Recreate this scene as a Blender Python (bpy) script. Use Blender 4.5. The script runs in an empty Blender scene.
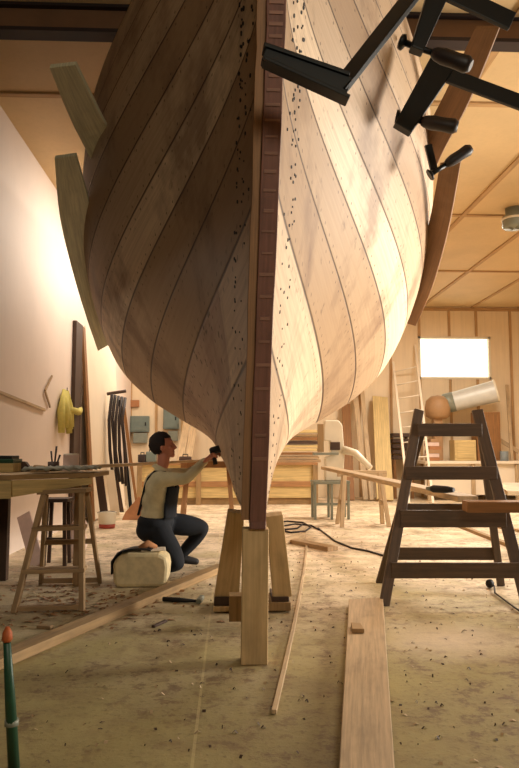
import bpy, bmesh, math, random
from mathutils import Vector, Matrix, Euler
from mathutils.bvhtree import BVHTree
random.seed(7)
S = bpy.context.scene
COL = S.collection
V = Vector

# ------------------------------------------------------------------ camera
F = 700.0; W, H = 519, 768
EYE = V((0, 0, 1.1))
a = math.atan((W/2-230)/F); b = math.atan((450-H/2)/math.hypot(F, W/2-230))
cam_d = bpy.data.cameras.new('camera'); cam = bpy.data.objects.new('camera', cam_d)
COL.objects.link(cam); S.camera = cam
cam.location = EYE; cam.rotation_euler = Euler((math.pi/2+b, 0, -a))
cam_d.sensor_width = 36; cam_d.sensor_fit = 'AUTO'; cam_d.lens = F/H*36
cam_d.clip_start = .05; cam_d.clip_end = 200
RM = cam.rotation_euler.to_matrix()
def ray(px, py):
    return (RM @ V(((px-W/2)/F, (H/2-py)/F, -1.0)))
def at(px, py, d):                       # the point seen at a pixel, at distance d along the room
    r = ray(px, py); return EYE + r*(d/r.y)
def fl(px, py, z=0.0):                   # the point seen at a pixel, at height z
    r = ray(px, py); return EYE + r*((z-EYE.z)/r.z)

# ------------------------------------------------------------------ materials
def lin(c):
    return tuple(((v/255)/12.92 if v/255 <= .04045 else ((v/255+.055)/1.055)**2.4) for v in c)+(1.0,)
class NT:
    def __init__(s, name):
        s.m = bpy.data.materials.new(name); s.m.use_nodes = True
        s.t = s.m.node_tree; s.b = s.t.nodes['Principled BSDF']
    def n(s, typ, **kw):
        nd = s.t.nodes.new(typ)
        for k, v in kw.items():
            if k in nd.inputs.keys(): nd.inputs[k].default_value = v
            else: setattr(nd, k, v)
        return nd
    def l(s, o, i): s.t.links.new(o, i)
    def math(s, op, x, y=None, z=None, clamp=False):
        nd = s.n('ShaderNodeMath', operation=op); nd.use_clamp = clamp
        for i, v in enumerate((x, y, z)):
            if v is None: continue
            if isinstance(v, (int, float)): nd.inputs[i].default_value = v
            else: s.l(v, nd.inputs[i])
        return nd.outputs[0]
    def mix(s, f, x, y, mode='MIX'):
        nd = s.n('ShaderNodeMix', data_type='RGBA', blend_type=mode)
        for i, v in ((0, f), (6, x), (7, y)):
            if isinstance(v, (int, float)): nd.inputs[i].default_value = v
            elif isinstance(v, tuple): nd.inputs[i].default_value = v
            else: s.l(v, nd.inputs[i])
        return nd.outputs[2]
    def ramp(s, f, lo, hi):
        nd = s.n('ShaderNodeMapRange'); nd.clamp = True
        s.l(f, nd.inputs[0]); nd.inputs[1].default_value = lo; nd.inputs[2].default_value = hi
        return nd.outputs[0]
    def noise(s, vec, scale, detail=4, rough=.6):
        nd = s.n('ShaderNodeTexNoise'); nd.inputs['Scale'].default_value = scale
        nd.inputs['Detail'].default_value = detail; nd.inputs['Roughness'].default_value = rough
        s.l(vec, nd.inputs['Vector']); return nd.outputs[0]
    def mapping(s, vec, sc):
        nd = s.n('ShaderNodeMapping'); nd.inputs['Scale'].default_value = sc
        s.l(vec, nd.inputs[0]); return nd.outputs[0]
    def bump(s, h, st, dist=.01):
        nd = s.n('ShaderNodeBump'); nd.inputs['Strength'].default_value = st; nd.inputs['Distance'].default_value = dist
        s.l(h, nd.inputs['Height']); s.l(nd.outputs[0], s.b.inputs['Normal'])
def wood(name, c, dark=None, rough=.65, grain=1.0, dirt=.35):
    t = NT(name); dark = dark or tuple(v*.62 for v in c)
    uv = t.n('ShaderNodeUVMap').outputs[0]
    g = t.noise(t.mapping(uv, (2.2, 42, 1)), 1.0, 5)
    k = t.noise(t.mapping(uv, (1.3, 2.6, 1)), 1.7, 4)
    col = t.mix(t.math('MULTIPLY', t.ramp(g, .35, .75), .65*grain), lin(c), lin(dark))
    col = t.mix(t.math('MULTIPLY', t.ramp(k, .5, .78), dirt), col, lin(tuple(v*.45 for v in c)))
    t.l(col, t.b.inputs['Base Color']); t.b.inputs['Roughness'].default_value = rough
    t.bump(g, .25, .004); return t.m
def plain(name, c, rough=.6, metal=0, var=.25, scale=6, bump=.1):
    t = NT(name); oc = t.n('ShaderNodeTexCoord').outputs['Object']
    k = t.noise(oc, scale, 5)
    t.l(t.mix(t.math('MULTIPLY', t.ramp(k, .38, .72), var), lin(c), lin(tuple(v*.5 for v in c))), t.b.inputs['Base Color'])
    t.b.inputs['Roughness'].default_value = rough; t.b.inputs['Metallic'].default_value = metal
    if bump: t.bump(t.noise(oc, scale*8, 3), bump, .004)
    return t.m
M = {}
M['timber'] = wood('pale timber', (202, 174, 136), dirt=.5)
M['old'] = wood('weathered timber', (168, 136, 92), dirt=.6)
M['prop'] = wood('prop timber', (218, 188, 140), (170, 138, 92), dirt=.5)
M['post'] = wood('dark oak', (142, 100, 88), (92, 64, 58), dirt=.6)
M['notch'] = wood('worn oak edge', (166, 124, 108), dirt=.5)
M['cheek'] = wood('cheek oak', (176, 134, 98), dirt=.5)
M['yellow'] = wood('yellow plywood', (220, 192, 132), dirt=.25)
M['red'] = wood('reddish timber', (176, 128, 82))
M['brown'] = wood('brown plywood', (150, 104, 58))
M['strake'] = wood('loose strake wood', (228, 224, 192), dirt=.15)
M['strake_brown'] = wood('loose strake brown', (132, 96, 62), dirt=.3)
M['ladder'] = wood('stained trestle wood', (92, 72, 54), (38, 30, 26), rough=.5, dirt=.8)
M['step'] = wood('grey brown step wood', (184, 152, 112), dirt=.6)
M['white_ply'] = plain('white panel', (236, 222, 200), .6, var=.10, scale=1.2, bump=.03)
M['shade_wood'] = wood('dark leaning board', (74, 52, 38))
M['iron'] = plain('dark blued iron', (14, 20, 24), .45, .3, var=.5, scale=20)
M['handle'] = plain('dark clamp handle', (30, 20, 20), .5, var=.4)
M['rust'] = plain('brown steel beam', (126, 92, 64), .6, .1, var=.35, scale=3)
M['beam_dark'] = plain('dark steel flange', (48, 36, 36), .6, .2)
M['grey_metal'] = plain('grey painted metal', (138, 142, 128), .5, .1)
M['white_metal'] = plain('white enamel', (232, 222, 200), .4, 0, var=.12)
M['duct'] = plain('pale duct', (206, 206, 200), .45, .1, var=.12)
M['drum'] = plain('tan collector drum', (170, 132, 92), .6)
M['black'] = plain('black rubber', (22, 20, 22), .6)
M['plastic_white'] = plain('dirty white plastic', (226, 208, 164), .55, var=.35, scale=14)
M['red_band'] = plain('red print', (160, 60, 40), .5)
M['green'] = plain('green paint', (28, 74, 52), .45, var=.35, scale=15)
M['orange'] = plain('orange wood', (178, 92, 44), .6)
M['denim'] = plain('dark denim', (20, 25, 34), .9, var=.6, scale=9, bump=.35)
M['shirt'] = plain('cream shirt', (216, 204, 166), .9, var=.3, scale=9, bump=.3)
M['skin'] = plain('skin', (200, 130, 104), .55, var=.15)
M['hair'] = plain('dark hair', (36, 24, 22), .8, var=.4, scale=40, bump=.5)
M['cloth_yellow'] = plain('yellow cloth', (204, 192, 104), .9, var=.3, scale=12, bump=.3)
M['cloth_grey'] = plain('grey cloth', (150, 146, 130), .9, var=.4, scale=12, bump=.4)
M['pink'] = plain('pale pink tin', (226, 198, 186), .5)
M['card'] = plain('brown card', (176, 122, 82), .9, var=.3)
M['cord_b'] = plain('dark cord', (46, 34, 32), .6)
M['teal'] = plain('teal grey box', (112, 124, 116), .5)
M['bluecan'] = plain('pale blue can', (150, 164, 176), .5)

def m_wall(name, c, var, joint):
    t = NT(name); oc = t.n('ShaderNodeTexCoord').outputs['Object']
    k = t.noise(oc, .9, 5); g = t.noise(t.mapping(oc, (14, 14, .8)), 1.5, 4)
    col = t.mix(t.math('MULTIPLY', t.ramp(k, .4, .75), var), lin(c), lin(tuple(v*.72 for v in c)))
    col = t.mix(t.math('MULTIPLY', t.ramp(g, .45, .8), joint), col, lin(tuple(v*.7 for v in c)))
    t.l(col, t.b.inputs['Base Color']); t.b.inputs['Roughness'].default_value = .6
    return t.m
M['wall_white'] = m_wall('white wall panels', (232, 216, 204), .18, .05)
M['wall_back'] = m_wall('plywood wall panels', (236, 214, 180), .2, .2)
M['ceiling'] = m_wall('ceiling boards', (218, 188, 140), .3, .12)
M['batten'] = wood('ceiling batten', (196, 156, 106))

def m_floor():
    t = NT('dusty workshop floor'); oc = t.n('ShaderNodeTexCoord').outputs['Object']
    big = t.noise(oc, .55, 5, .6); mid = t.noise(oc, 2.6, 6, .65); fine = t.noise(oc, 30, 4, .7)
    col = t.mix(t.ramp(big, .35, .65), lin((168, 154, 100)), lin((130, 116, 74)))
    sep = t.n('ShaderNodeSeparateXYZ'); t.l(oc, sep.inputs[0])
    # sawdust thickens to the far end; ramp also paints the foreground's dimmer light
    dist = t.ramp(t.math('ADD', sep.outputs[1], t.math('MULTIPLY', t.math('SUBTRACT', big, .5), 5)), 3.2, 7.0)
    dust = t.math('MULTIPLY', dist, t.ramp(mid, .22, .6))
    col = t.mix(dust, col, lin((236, 214, 184)))
    col = t.mix(t.math('MULTIPLY', t.ramp(t.noise(oc, 1.7, 7, .72), .5, .7), .6), col, lin((112, 84, 56)))
    col = t.mix(t.math('MULTIPLY', t.ramp(fine, .55, .7), .55), col, lin((92, 66, 40)))
    grit = t.math('MULTIPLY', t.ramp(t.noise(oc, 9, 6, .75), .5, .6), t.ramp(t.noise(oc, 1.1, 5, .65), .4, .54))
    col = t.mix(t.math('MULTIPLY', grit, .65), col, lin((98, 68, 46)))
    # spilled plaster stain by the trestle
    d = t.n('ShaderNodeVectorMath', operation='DISTANCE'); t.l(oc, d.inputs[0]); d.inputs[1].default_value = (1.28, 4.15, 0)
    st = t.math('MULTIPLY', t.math('SUBTRACT', 1.0, t.ramp(t.math('ADD', d.outputs['Value'], t.math('MULTIPLY', mid, .5)), .35, .75)), .6)
    col = t.mix(st, col, lin((232, 214, 190)))
    # sheet joint
    j = t.math('MULTIPLY', t.math('LESS_THAN', t.math('ABSOLUTE', t.math('SUBTRACT', sep.outputs[0], t.math('MULTIPLY', t.math('SUBTRACT', sep.outputs[1], 2.6), -.012))), -1), 1)
    s2 = t.math('LESS_THAN', t.math('ABSOLUTE', t.math('ADD', sep.outputs[0], .128)), .006)
    col = t.mix(t.math('MULTIPLY', s2, .22), col, lin((226, 206, 150)))
    t.l(col, t.b.inputs['Base Color']); t.b.inputs['Roughness'].default_value = .7
    t.bump(t.math('ADD', mid, t.math('MULTIPLY', fine, .4)), .3, .02); return t.m
M['floor'] = m_floor()

NST = 10
def m_hull():
    t = NT('hull planking'); uv = t.n('ShaderNodeUVMap').outputs[0]
    sep = t.n('ShaderNodeSeparateXYZ'); t.l(uv, sep.inputs[0])
    v, s = sep.outputs[0], sep.outputs[1]
    q = t.math('MULTIPLY', s, NST); fr = t.math('FRACT', q); fi = t.math('FLOOR', q)
    wn = t.n('ShaderNodeTexWhiteNoise', noise_dimensions='1D'); t.l(fi, wn.inputs['W'])
    tone = wn.outputs['Value']
    g = t.noise(t.mapping(uv, (1.2, 170, 1)), 1.0, 5)
    st = t.noise(t.mapping(uv, (1.1, 3.0, 1)), 1.0, 5, .65)
    sm = t.noise(t.mapping(uv, (7.0, 28, 1)), 1.0, 4)
    col = t.mix(tone, lin((228, 204, 174)), lin((160, 130, 98)))
    col = t.mix(t.math('MULTIPLY', t.ramp(g, .4, .75), .5), col, lin((150, 118, 90)))
    col = t.mix(t.math('MULTIPLY', t.ramp(st, .5, .64), .66), col, lin((110, 80, 60)))
    col = t.mix(t.math('MULTIPLY', t.ramp(sm, .64, .74), .6), col, lin((84, 58, 42)))
    e = t.math('MINIMUM', fr, t.math('SUBTRACT', 1.0, fr))
    wob = t.math('MULTIPLY', sm, .018)
    seam = t.math('SUBTRACT', 1.0, t.ramp(e, 0.008, .034))
    col = t.mix(t.math('MULTIPLY', seam, .9), col, lin((60, 40, 30)))
    # the second strake on the port side is of darker, closely fastened wood
    dk = t.math('MULTIPLY', t.math('MULTIPLY', t.math('GREATER_THAN', v, 41.0), t.math('LESS_THAN', v, 44.3)), t.math('COMPARE', fi, 1.0, .1))
    vo = t.n('ShaderNodeTexVoronoi'); vo.inputs['Scale'].default_value = 1; t.l(t.mapping(uv, (11, 55, 1)), vo.inputs['Vector'])
    col = t.mix(t.math('MULTIPLY', dk, .5), col, lin((140, 102, 90)))
    col = t.mix(t.math('MULTIPLY', t.math('MULTIPLY', dk, t.math('LESS_THAN', vo.outputs[0], .2)), .8), col, lin((60, 40, 36)))
    # rows of plugged fastenings: near the post, along both edges of each plank
    cell = t.n('ShaderNodeCombineXYZ')
    fv = t.math('SUBTRACT', t.math('FRACT', t.math('MULTIPLY', v, 7.5)), .5)
    fe = t.math('SUBTRACT', e, .13)
    dd = t.math('ADD', t.math('POWER', t.math('DIVIDE', fv, 7.5), 2), t.math('POWER', t.math('MULTIPLY', fe, .34), 2))
    dot = t.math('LESS_THAN', dd, .00007)
    col = t.mix(t.math('MULTIPLY', dot, .7), col, lin((70, 48, 36)))
    t.l(col, t.b.inputs['Base Color']); t.b.inputs['Roughness'].default_value = .55
    t.bump(t.math('SUBTRACT', t.math('MULTIPLY', g, .15), t.math('MULTIPLY', seam, 1.0)), .5, .012)
    return t.m
M['hull'] = m_hull()
def m_glass():
    t = NT('window glass'); t.b.inputs['Transmission Weight'].default_value = 1; t.b.inputs['Roughness'].default_value = .02
    t.b.inputs['IOR'].default_value = 1.02; t.b.inputs['Base Color'].default_value = (1, .98, .92, 1); return t.m
M['glass'] = m_glass()

# ------------------------------------------------------------------ mesh helpers
class MB:
    def __init__(s):
        s.bm = bmesh.new(); s.uv = s.bm.loops.layers.uv.new('UVMap')
    def face(s, vs, uvs, smooth=False):
        try: f = s.bm.faces.new(vs)
        except ValueError: return
        f.smooth = smooth
        for l, u in zip(f.loops, uvs): l[s.uv].uv = u
    def beam(s, p0, p1, w, h, up=(0, 0, 1), w1=None, h1=None):
        """box section from p0 to p1; w across, h along up"""
        p0, p1 = V(p0), V(p1); d = (p1-p0); L = d.length; d.normalize()
        u = V(up); u = u - d*u.dot(d)
        if u.length < 1e-4: u = V((0, 1, 0)) - d*d.y
        u.normalize(); r = d.cross(u); o = random.random()*9
        w1 = w if w1 is None else w1; h1 = h if h1 is None else h1
        ring = []
        for p, ww, hh in ((p0, w, h), (p1, w1, h1)):
            ring.append([s.bm.verts.new(p + r*(sx*ww/2) + u*(sy*hh/2)) for sx, sy in ((-1,-1),(1,-1),(1,1),(-1,1))])
        A, B = ring; dims = (w, h, w, h); acc = o
        for i in range(4):
            j = (i+1) % 4
            s.face([A[i], B[i], B[j], A[j]], [(o, acc), (o+L, acc), (o+L, acc+dims[i]), (o, acc+dims[i])]); acc += dims[i]
        s.face([A[0], A[1], A[2], A[3]], [(o, 0), (o+.01, w), (o+.01+h*.1, w), (o+h*.1, 0)])
        s.face([B[3], B[2], B[1], B[0]], [(o, 0), (o+.01, w), (o+.01+h*.1, w), (o+h*.1, 0)])
        return s
    def box(s, lo, hi):
        lo, hi = V(lo), V(hi); d = hi-lo; c = (lo+hi)/2
        ax = max(range(3), key=lambda i: d[i])
        e = V((0, 0, 0)); e[ax] = d[ax]/2
        if ax == 2: return s.beam(c-e, c+e, d.x, d.y, (0, 1, 0))
        if ax == 0: return s.beam(c-e, c+e, d.y, d.z, (0, 0, 1))
        return s.beam(c-e, c+e, d.x, d.z, (0, 0, 1))
    def tube(s, pts, r, n=10, cap=True):
        pts = [V(p) for p in pts]; rs = r if isinstance(r, (list, tuple)) else [r]*len(pts)
        rings = []; up = V((.13, .21, .97)); acc = 0; accs = []
        for i, p in enumerate(pts):
            d = (pts[min(i+1, len(pts)-1)] - pts[max(i-1, 0)]).normalized()
            x = up - d*up.dot(d)
            if x.length < 1e-3: x = V((1, 0, 0)) - d*d.x
            x.normalize(); y = d.cross(x); up = x
            rings.append([s.bm.verts.new(p + (x*math.cos(2*math.pi*k/n) + y*math.sin(2*math.pi*k/n))*rs[i]) for k in range(n)])
            if i: acc += (p-pts[i-1]).length
            accs.append(acc)
        for i in range(len(pts)-1):
            for k in range(n):
                j = (k+1) % n
                c = 2*math.pi*rs[i]/n
                s.face([rings[i][k], rings[i][j], rings[i+1][j], rings[i+1][k]],
                       [(accs[i], k*c), (accs[i], k*c+c), (accs[i+1], k*c+c), (accs[i+1], k*c)], True)
        if cap:
            s.face(list(reversed(rings[0])), [(0, 0)]*n); s.face(rings[-1], [(0, 0)]*n)
        return s
    def lathe(s, base, prof, n=20, axis=(0, 0, 1)):
        base = V(base); ax = V(axis).normalized()
        return s.tube([base + ax*z for _, z in prof], [max(r, .0005) for r, _ in prof], n)
    def ribbon(s, A, B, th):
        """board between two edge polylines, with thickness"""
        n = len(A); top, bot = [], []
        for i in range(n):
            p, q = V(A[i]), V(B[i])
            t = ((V(A[min(i+1, n-1)])+V(B[min(i+1, n-1)])) - (V(A[max(i-1, 0)])+V(B[max(i-1, 0)]))).normalized()
            nn = t.cross((q-p).normalized()).normalized()*th/2
            top.append((s.bm.verts.new(p+nn), s.bm.verts.new(q+nn))); bot.append((s.bm.verts.new(p-nn), s.bm.verts.new(q-nn)))
        L = 0
        for i in range(n-1):
            dl = (V(A[i+1])-V(A[i])).length
            u = [(L, 0), (L+dl, 0), (L+dl, .3), (L, .3)]
            s.face([top[i][0], top[i+1][0], top[i+1][1], top[i][1]], u)
            s.face([bot[i][1], bot[i+1][1], bot[i+1][0], bot[i][0]], u)
            s.face([top[i][0], bot[i][0], bot[i+1][0], top[i+1][0]], u)
            s.face([top[i][1], top[i+1][1], bot[i+1][1], bot[i][1]], u); L += dl
        for e in (0, n-1):
            s.face([top[e][0], top[e][1], bot[e][1], bot[e][0]], [(0, 0), (0, .3), (.02, .3), (.02, 0)])
        return s
    def prism(s, pts, off):
        """closed planar outline extruded by a vector"""
        off = V(off); A = [s.bm.verts.new(V(p)) for p in pts]; B = [s.bm.verts.new(V(p)+off) for p in pts]; n = len(pts)
        u = [(p[0]+p[1], p[2]) for p in pts]
        s.face(A, u); s.face(list(reversed(B)), list(reversed(u)))
        for i in range(n):
            j = (i+1) % n; s.face([A[i], B[i], B[j], A[j]], [(0, 0), (.1, 0), (.1, .1), (0, .1)])
        return s
    def sphere(s, c, r, sc=(1, 1, 1), n=16, rot=None):
        res = bmesh.ops.create_uvsphere(s.bm, u_segments=n, v_segments=max(8, n*2//3), radius=r)
        for v in res['verts']:
            p = V((v.co.x*sc[0], v.co.y*sc[1], v.co.z*sc[2]))
            if rot: p = rot @ p
            v.co = p + V(c)
        for v in res['verts']:
            for f in v.link_faces: f.smooth = True
        return s
    def build(s, name, mat, parent=None, bevel=0, kind=None, label=None, recalc=True):
        if recalc: bmesh.ops.recalc_face_normals(s.bm, faces=s.bm.faces)
        if parent is None:
            xs = [v.co for v in s.bm.verts]
            lo = V([min(c[i] for c in xs) for i in range(3)]); hi = V([max(c[i] for c in xs) for i in range(3)])
            o = V(((lo.x+hi.x)/2, (lo.y+hi.y)/2, lo.z)) if kind != 'structure' else V((0, 0, 0))
        else:
            o = V((0, 0, 0)); p = parent
            while p: o += p.location; p = p.parent
        for v in s.bm.verts: v.co -= o
        me = bpy.data.meshes.new(name); s.bm.to_mesh(me); s.bm.free()
        ob = bpy.data.objects.new(name, me); COL.objects.link(ob)
        mat = M[mat] if isinstance(mat, str) else mat
        me.materials.append(mat)
        if parent is None: ob.location = o
        else: ob.parent = parent
        if bevel:
            md = ob.modifiers.new('bevel', 'BEVEL'); md.width = bevel; md.segments = 2; md.limit_method = 'ANGLE'
        if kind: ob['kind'] = kind
        if label: ob['label'] = label
        return ob
def tag(o, label, cat, group=None):
    o['label'] = label; o['category'] = cat
    if group: o['group'] = group
    return o
def thing(name, loc, label, cat, group=None):
    o = bpy.data.objects.new(name, None); COL.objects.link(o); o.location = V(loc); o.empty_display_size = .1
    return tag(o, label, cat, group)
def structure(o, label=None, cat=None):
    o['kind'] = 'structure'
    return o

# ------------------------------------------------------------------ room shell
XL, XR, YF, YB, ZC = -2.32, 7.6, -2.5, 16.5, 4.55
MB().box((XL-.1, YF, -.1), (XR+.1, YB+.1, 0)).build('floor', 'floor', kind='structure')
MB().box((XL-.1, YF, ZC), (XR+.1, YB+.1, ZC+.1)).build('ceiling', 'ceiling', kind='structure')
MB().box((XL-.1, 6.6, 0), (XL, YB, ZC)).build('wall_left', 'wall_white', kind='structure')
MB().box((XL-.1, YF, 0), (XL, 6.6, ZC)).build('wall_left_front', 'shade_wood', kind='structure')  # unseen near stretch, made dark so it bounces less light onto the hull
MB().box((XR, YF, 0), (XR+.1, YB, ZC)).build('wall_right', 'wall_back', kind='structure')
MB().box((XL-.1, YF-.1, 0), (XR+.1, YF, ZC)).build('wall_front', 'brown', kind='structure')  # unseen wall behind the viewer, coloured dark to lessen bounce onto the hull
w0, w1 = at(419, 379, YB), at(490, 337, YB)
m = MB()
m.box((XL-.1, YB, 0), (w0.x, YB+.1, ZC)); m.box((w1.x, YB, 0), (XR+.1, YB+.1, ZC))
m.box((w0.x, YB, 0), (w1.x, YB+.1, w0.z)); m.box((w0.x, YB, w1.z), (w1.x, YB+.1, ZC))
m.build('wall_back', 'wall_back', kind='structure')
m = MB(); t_ = .05
m.box((w0.x, YB-.02, w0.z), (w0.x+t_, YB+.08, w1.z)); m.box((w1.x-t_, YB-.02, w0.z), (w1.x, YB+.08, w1.z))
m.box((w0.x, YB-.02, w0.z), (w1.x, YB+.08, w0.z+t_)); m.box((w0.x, YB-.02, w1.z-t_), (w1.x, YB+.08, w1.z))
win = m.build('window_1', 'white_metal', kind='structure')
MB().box((w0.x+t_, YB+.04, w0.z+t_), (w1.x-t_, YB+.046, w1.z-t_)).build('glass', 'glass', win)
n = 0
for x in (-.1, 1.1, 2.28, 3.42, 4.6, 5.85, 7.0):
    n += 1; MB().box((x-.035, YF+.05, ZC-.022), (x+.035, YB-.001, ZC-.001)).build('trim_%d' % n, 'batten', kind='structure')
for y in (3.4, 6.6, 9.9, 13.1):
    n += 1; MB().box((XL+.001, y-.035, ZC-.023), (XR-.001, y+.035, ZC-.001)).build('trim_%d' % n, 'batten', kind='structure')
n += 1; MB().box((XL+.001, YB-.03, ZC-.1), (XR-.001, YB-.001, ZC-.024)).build('trim_%d' % n, 'batten', kind='structure')
for px in (130, 156, 182, 360, 392, 421.5, 452, 479.5, 514, 545):
    x = at(px, 450, YB).x; n += 1
    z1 = w0.z-.01 if w0.x-.1 < x < w1.x+.1 else ZC-.1
    MB().box((x-.03, YB-.028, .001), (x+.03, YB-.001, z1)).build('trim_%d' % n, 'batten', kind='structure')
    if z1 < ZC-.2:
        n += 1; MB().box((x-.03, YB-.028, w1.z+.01), (x+.03, YB-.001, ZC-.1)).build('trim_%d' % n, 'batten', kind='structure')
# ceiling I-beam
by = 5.25
zt, zb = at(60, 11, by).z, at(60, 36, by).z
bt = thing('steel_beam', (1, by, zb), 'brown steel I-beam crossing under the ceiling above the hull', 'beam'); bt['kind'] = 'structure'
MB().box((XL, by-.02, zb+.02), (XR, by+.02, zt)).build('web', 'rust', bt)
MB().box((XL, by-.07, zb), (XR, by+.07, zb+.03)).build('flange', 'beam_dark', bt)
MB().box((XL, by-.07, zt), (XR, by+.07, zt+.03)).build('flange', 'beam_dark', bt)
MB().box((.2, by-.03, zt+.03), (.3, by+.03, ZC-.023)).build('hanger', 'beam_dark', bt)
MB().box((5.2, by-.03, zt+.03), (5.3, by+.03, ZC-.023)).build('hanger', 'beam_dark', bt)

# ------------------------------------------------------------------ the hull
import bisect
def interp(tab, s):
    xs = [r[0] for r in tab]
    i = min(max(bisect.bisect_right(xs, s)-1, 0), len(tab)-2)
    s0, s1 = xs[i], xs[i+1]; k = (s-s0)/(s1-s0)
    # catmull-rom on uneven knots (monotone enough here)
    def val(j): return tab[min(max(j, 0), len(tab)-1)]
    out = []
    for c in range(1, len(tab[0])):
        p0, p1, p2, p3 = val(i-1), val(i), val(i+1), val(i+2)
        m1 = (p2[c]-p0[c])/max(p2[0]-p0[0], 1e-6)*(s1-s0); m2 = (p3[c]-p1[c])/max(p3[0]-p1[0], 1e-6)*(s1-s0)
        h = k
        out.append((2*h**3-3*h*h+1)*p1[c] + (h**3-2*h*h+h)*m1 + (-2*h**3+3*h*h)*p2[c] + (h**3-h*h)*m2)
    return out
# s (girth), half breadth, height amidships
MID = [(0, .17, .80), (.07, .29, 1.02), (.13, .42, 1.22), (.22, .74, 1.42), (.32, 1.05, 1.62), (.43, 1.36, 1.93),
       (.54, 1.56, 2.33), (.67, 1.69, 2.83), (.80, 1.72, 3.30), (1.0, 1.69, 3.88)]
# s, height on the sternpost, distance of the sternpost, fullness exponent
POST = [(0, .74, 3.72, 1.1), (.07, 1.35, 3.56, 1.1), (.13, 1.84, 3.40, 1.05), (.22, 2.44, 3.18, 1.1), (.32, 2.88, 3.0, 1.25),
        (.43, 3.2, 2.86, 1.35), (.6, 3.56, 2.68, 1.32), (.8, 3.86, 2.5, 1.26), (1.0, 4.08, 2.36, 1.28)]
YM = 7.2; YBOW = 12.6
def post_x(z, y):                        # the hull leans a little to starboard and points a little to the right
    return .137 + (z-.72)*.028 + (y-3.7)*.018
def hull_pt(u, s, side):
    """u 0 post .. 1 amidships .. 2 stem"""
    hb, zm = interp(MID, s); z0, y0, p = interp(POST, s)
    if u <= 1:
        k = u; y = y0 + (YM-y0)*u; g = math.sin(math.pi/2*k)**p
        z = z0 + (zm-z0)*(1-(1-k)**1.06)
    else:
        k = 2-u; yb = YBOW + (1-s)*-1.2 + s*.6; y = YM + (yb-YM)*(u-1); g = math.sin(math.pi/2*k)**(.5+.5*p)
        zb_ = zm + .45*s; z = zb_ + (zm-zb_)*(1-(1-k)**1.7)
    x = post_x(z, y) + side*(.05 + (hb-.05)*g)
    return V((x, y, z))
NU, NS = 84, 66
def hull_side(side):
    m = MB(); grid = []
    for j in range(NS+1):
        s = j/NS; row = []; L = 0; last = None
        for i in range(NU+1):
            u = 2*(i/NU)**1.15; p = hull_pt(u, s, side)
            if last: L += (p-last).length
            last = p; row.append((m.bm.verts.new(p), L))
        grid.append(row)
    off = 0 if side > 0 else 40
    for j in range(NS):
        for i in range(NU):
            q = [grid[j][i], grid[j][i+1], grid[j+1][i+1], grid[j+1][i]]; ss = [j/NS, j/NS, (j+1)/NS, (j+1)/NS]
            if side < 0: q.reverse(); ss.reverse()
            m.face([x[0] for x in q], [(x[1]+off, sv) for x, sv in zip(q, ss)], True)
    return m
hull = thing('boat_hull', (.25, 7.2, .5), 'large wooden boat hull under construction, stern towards the viewer, propped above the floor', 'boat hull')
sides = {}
for side, nm in ((-1, 'port_planking'), (1, 'starboard_planking')):
    o = hull_side(side).build(nm, 'hull', hull, recalc=False)
    md = o.modifiers.new('thick', 'SOLIDIFY'); md.thickness = .035; md.offset = -1
    sides[side] = o
bvh = {}
for side, o in sides.items():
    bvh[side] = BVHTree.FromPolygons([v.co + hull.location for v in o.data.vertices], [tuple(p.vertices) for p in o.data.polygons])
def hull_hit(px, py):
    r = ray(px, py).normalized(); best = None
    for t in bvh.values():
        h = t.ray_cast(EYE, r)
        if h[0] is not None and (best is None or h[3] < best[3]): best = h
    return best
# sternpost: dark aft face, paler cheek on the port side, notched edges
A, B, C_, D_ = [], [], [], []
prof = []
for i in range(41):
    s = i/40; z0, y0, _ = interp(POST, s); prof.append(V((post_x(z0, y0), y0, z0)))
def sweep(m, x0, x1, f0, f1, rag=0):
    rings = []
    for i, p in enumerate(prof):
        j0 = random.uniform(-rag, rag); j1 = random.uniform(-rag, rag)
        t = (prof[min(i+1, 40)]-prof[max(i-1, 0)]).normalized(); nrm = V((0, -t.z, t.y))
        if nrm.y > 0: nrm = -nrm
        rings.append([m.bm.verts.new(p + V((x, 0, 0)) + nrm*f) for x, f in ((x0+j0, f0), (x1+j1, f0), (x1+j1, f1), (x0+j0, f1))])
    L = 0
    for i in range(40):
        dl = (prof[i+1]-prof[i]).length
        for k in range(4):
            l = (k+1) % 4
            m.face([rings[i][k], rings[i+1][k], rings[i+1][l], rings[i][l]], [(L, k*.09), (L+dl, k*.09), (L+dl, k*.09+.09), (L, k*.09+.09)])
        L += dl
    for e in (0, 40): m.face(rings[e], [(0, 0), (0, .1), (.02, .1), (.02, 0)])
    return m
sp = sweep(MB(), -.035, .05, -.12, .05, .003).build('sternpost', 'post', hull, bevel=.004)
sweep(MB(), -.075, -.034, -.10, .02, .003).build('sternpost_cheek', 'cheek', hull, bevel=.003)
nt = MB()                                     # chiselled notches across the aft face
for i in range(66):
    k = i/66*36+1.5; i0 = int(k); p = prof[i0].lerp(prof[i0+1], k-i0); t = (prof[i0+1]-prof[i0]).normalized()
    nrm = V((0, -t.z, t.y)); nrm = -nrm if nrm.y > 0 else nrm
    wx = random.uniform(.045, .075)
    nt.beam(p+nrm*.05+V((.0075-wx/2, 0, 0)), p+nrm*.05+V((.0075+wx/2, 0, 0)), .012, random.uniform(.008, .018), t)
nt.build('sternpost_notches', 'notch', hull, kind='stuff')
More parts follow.
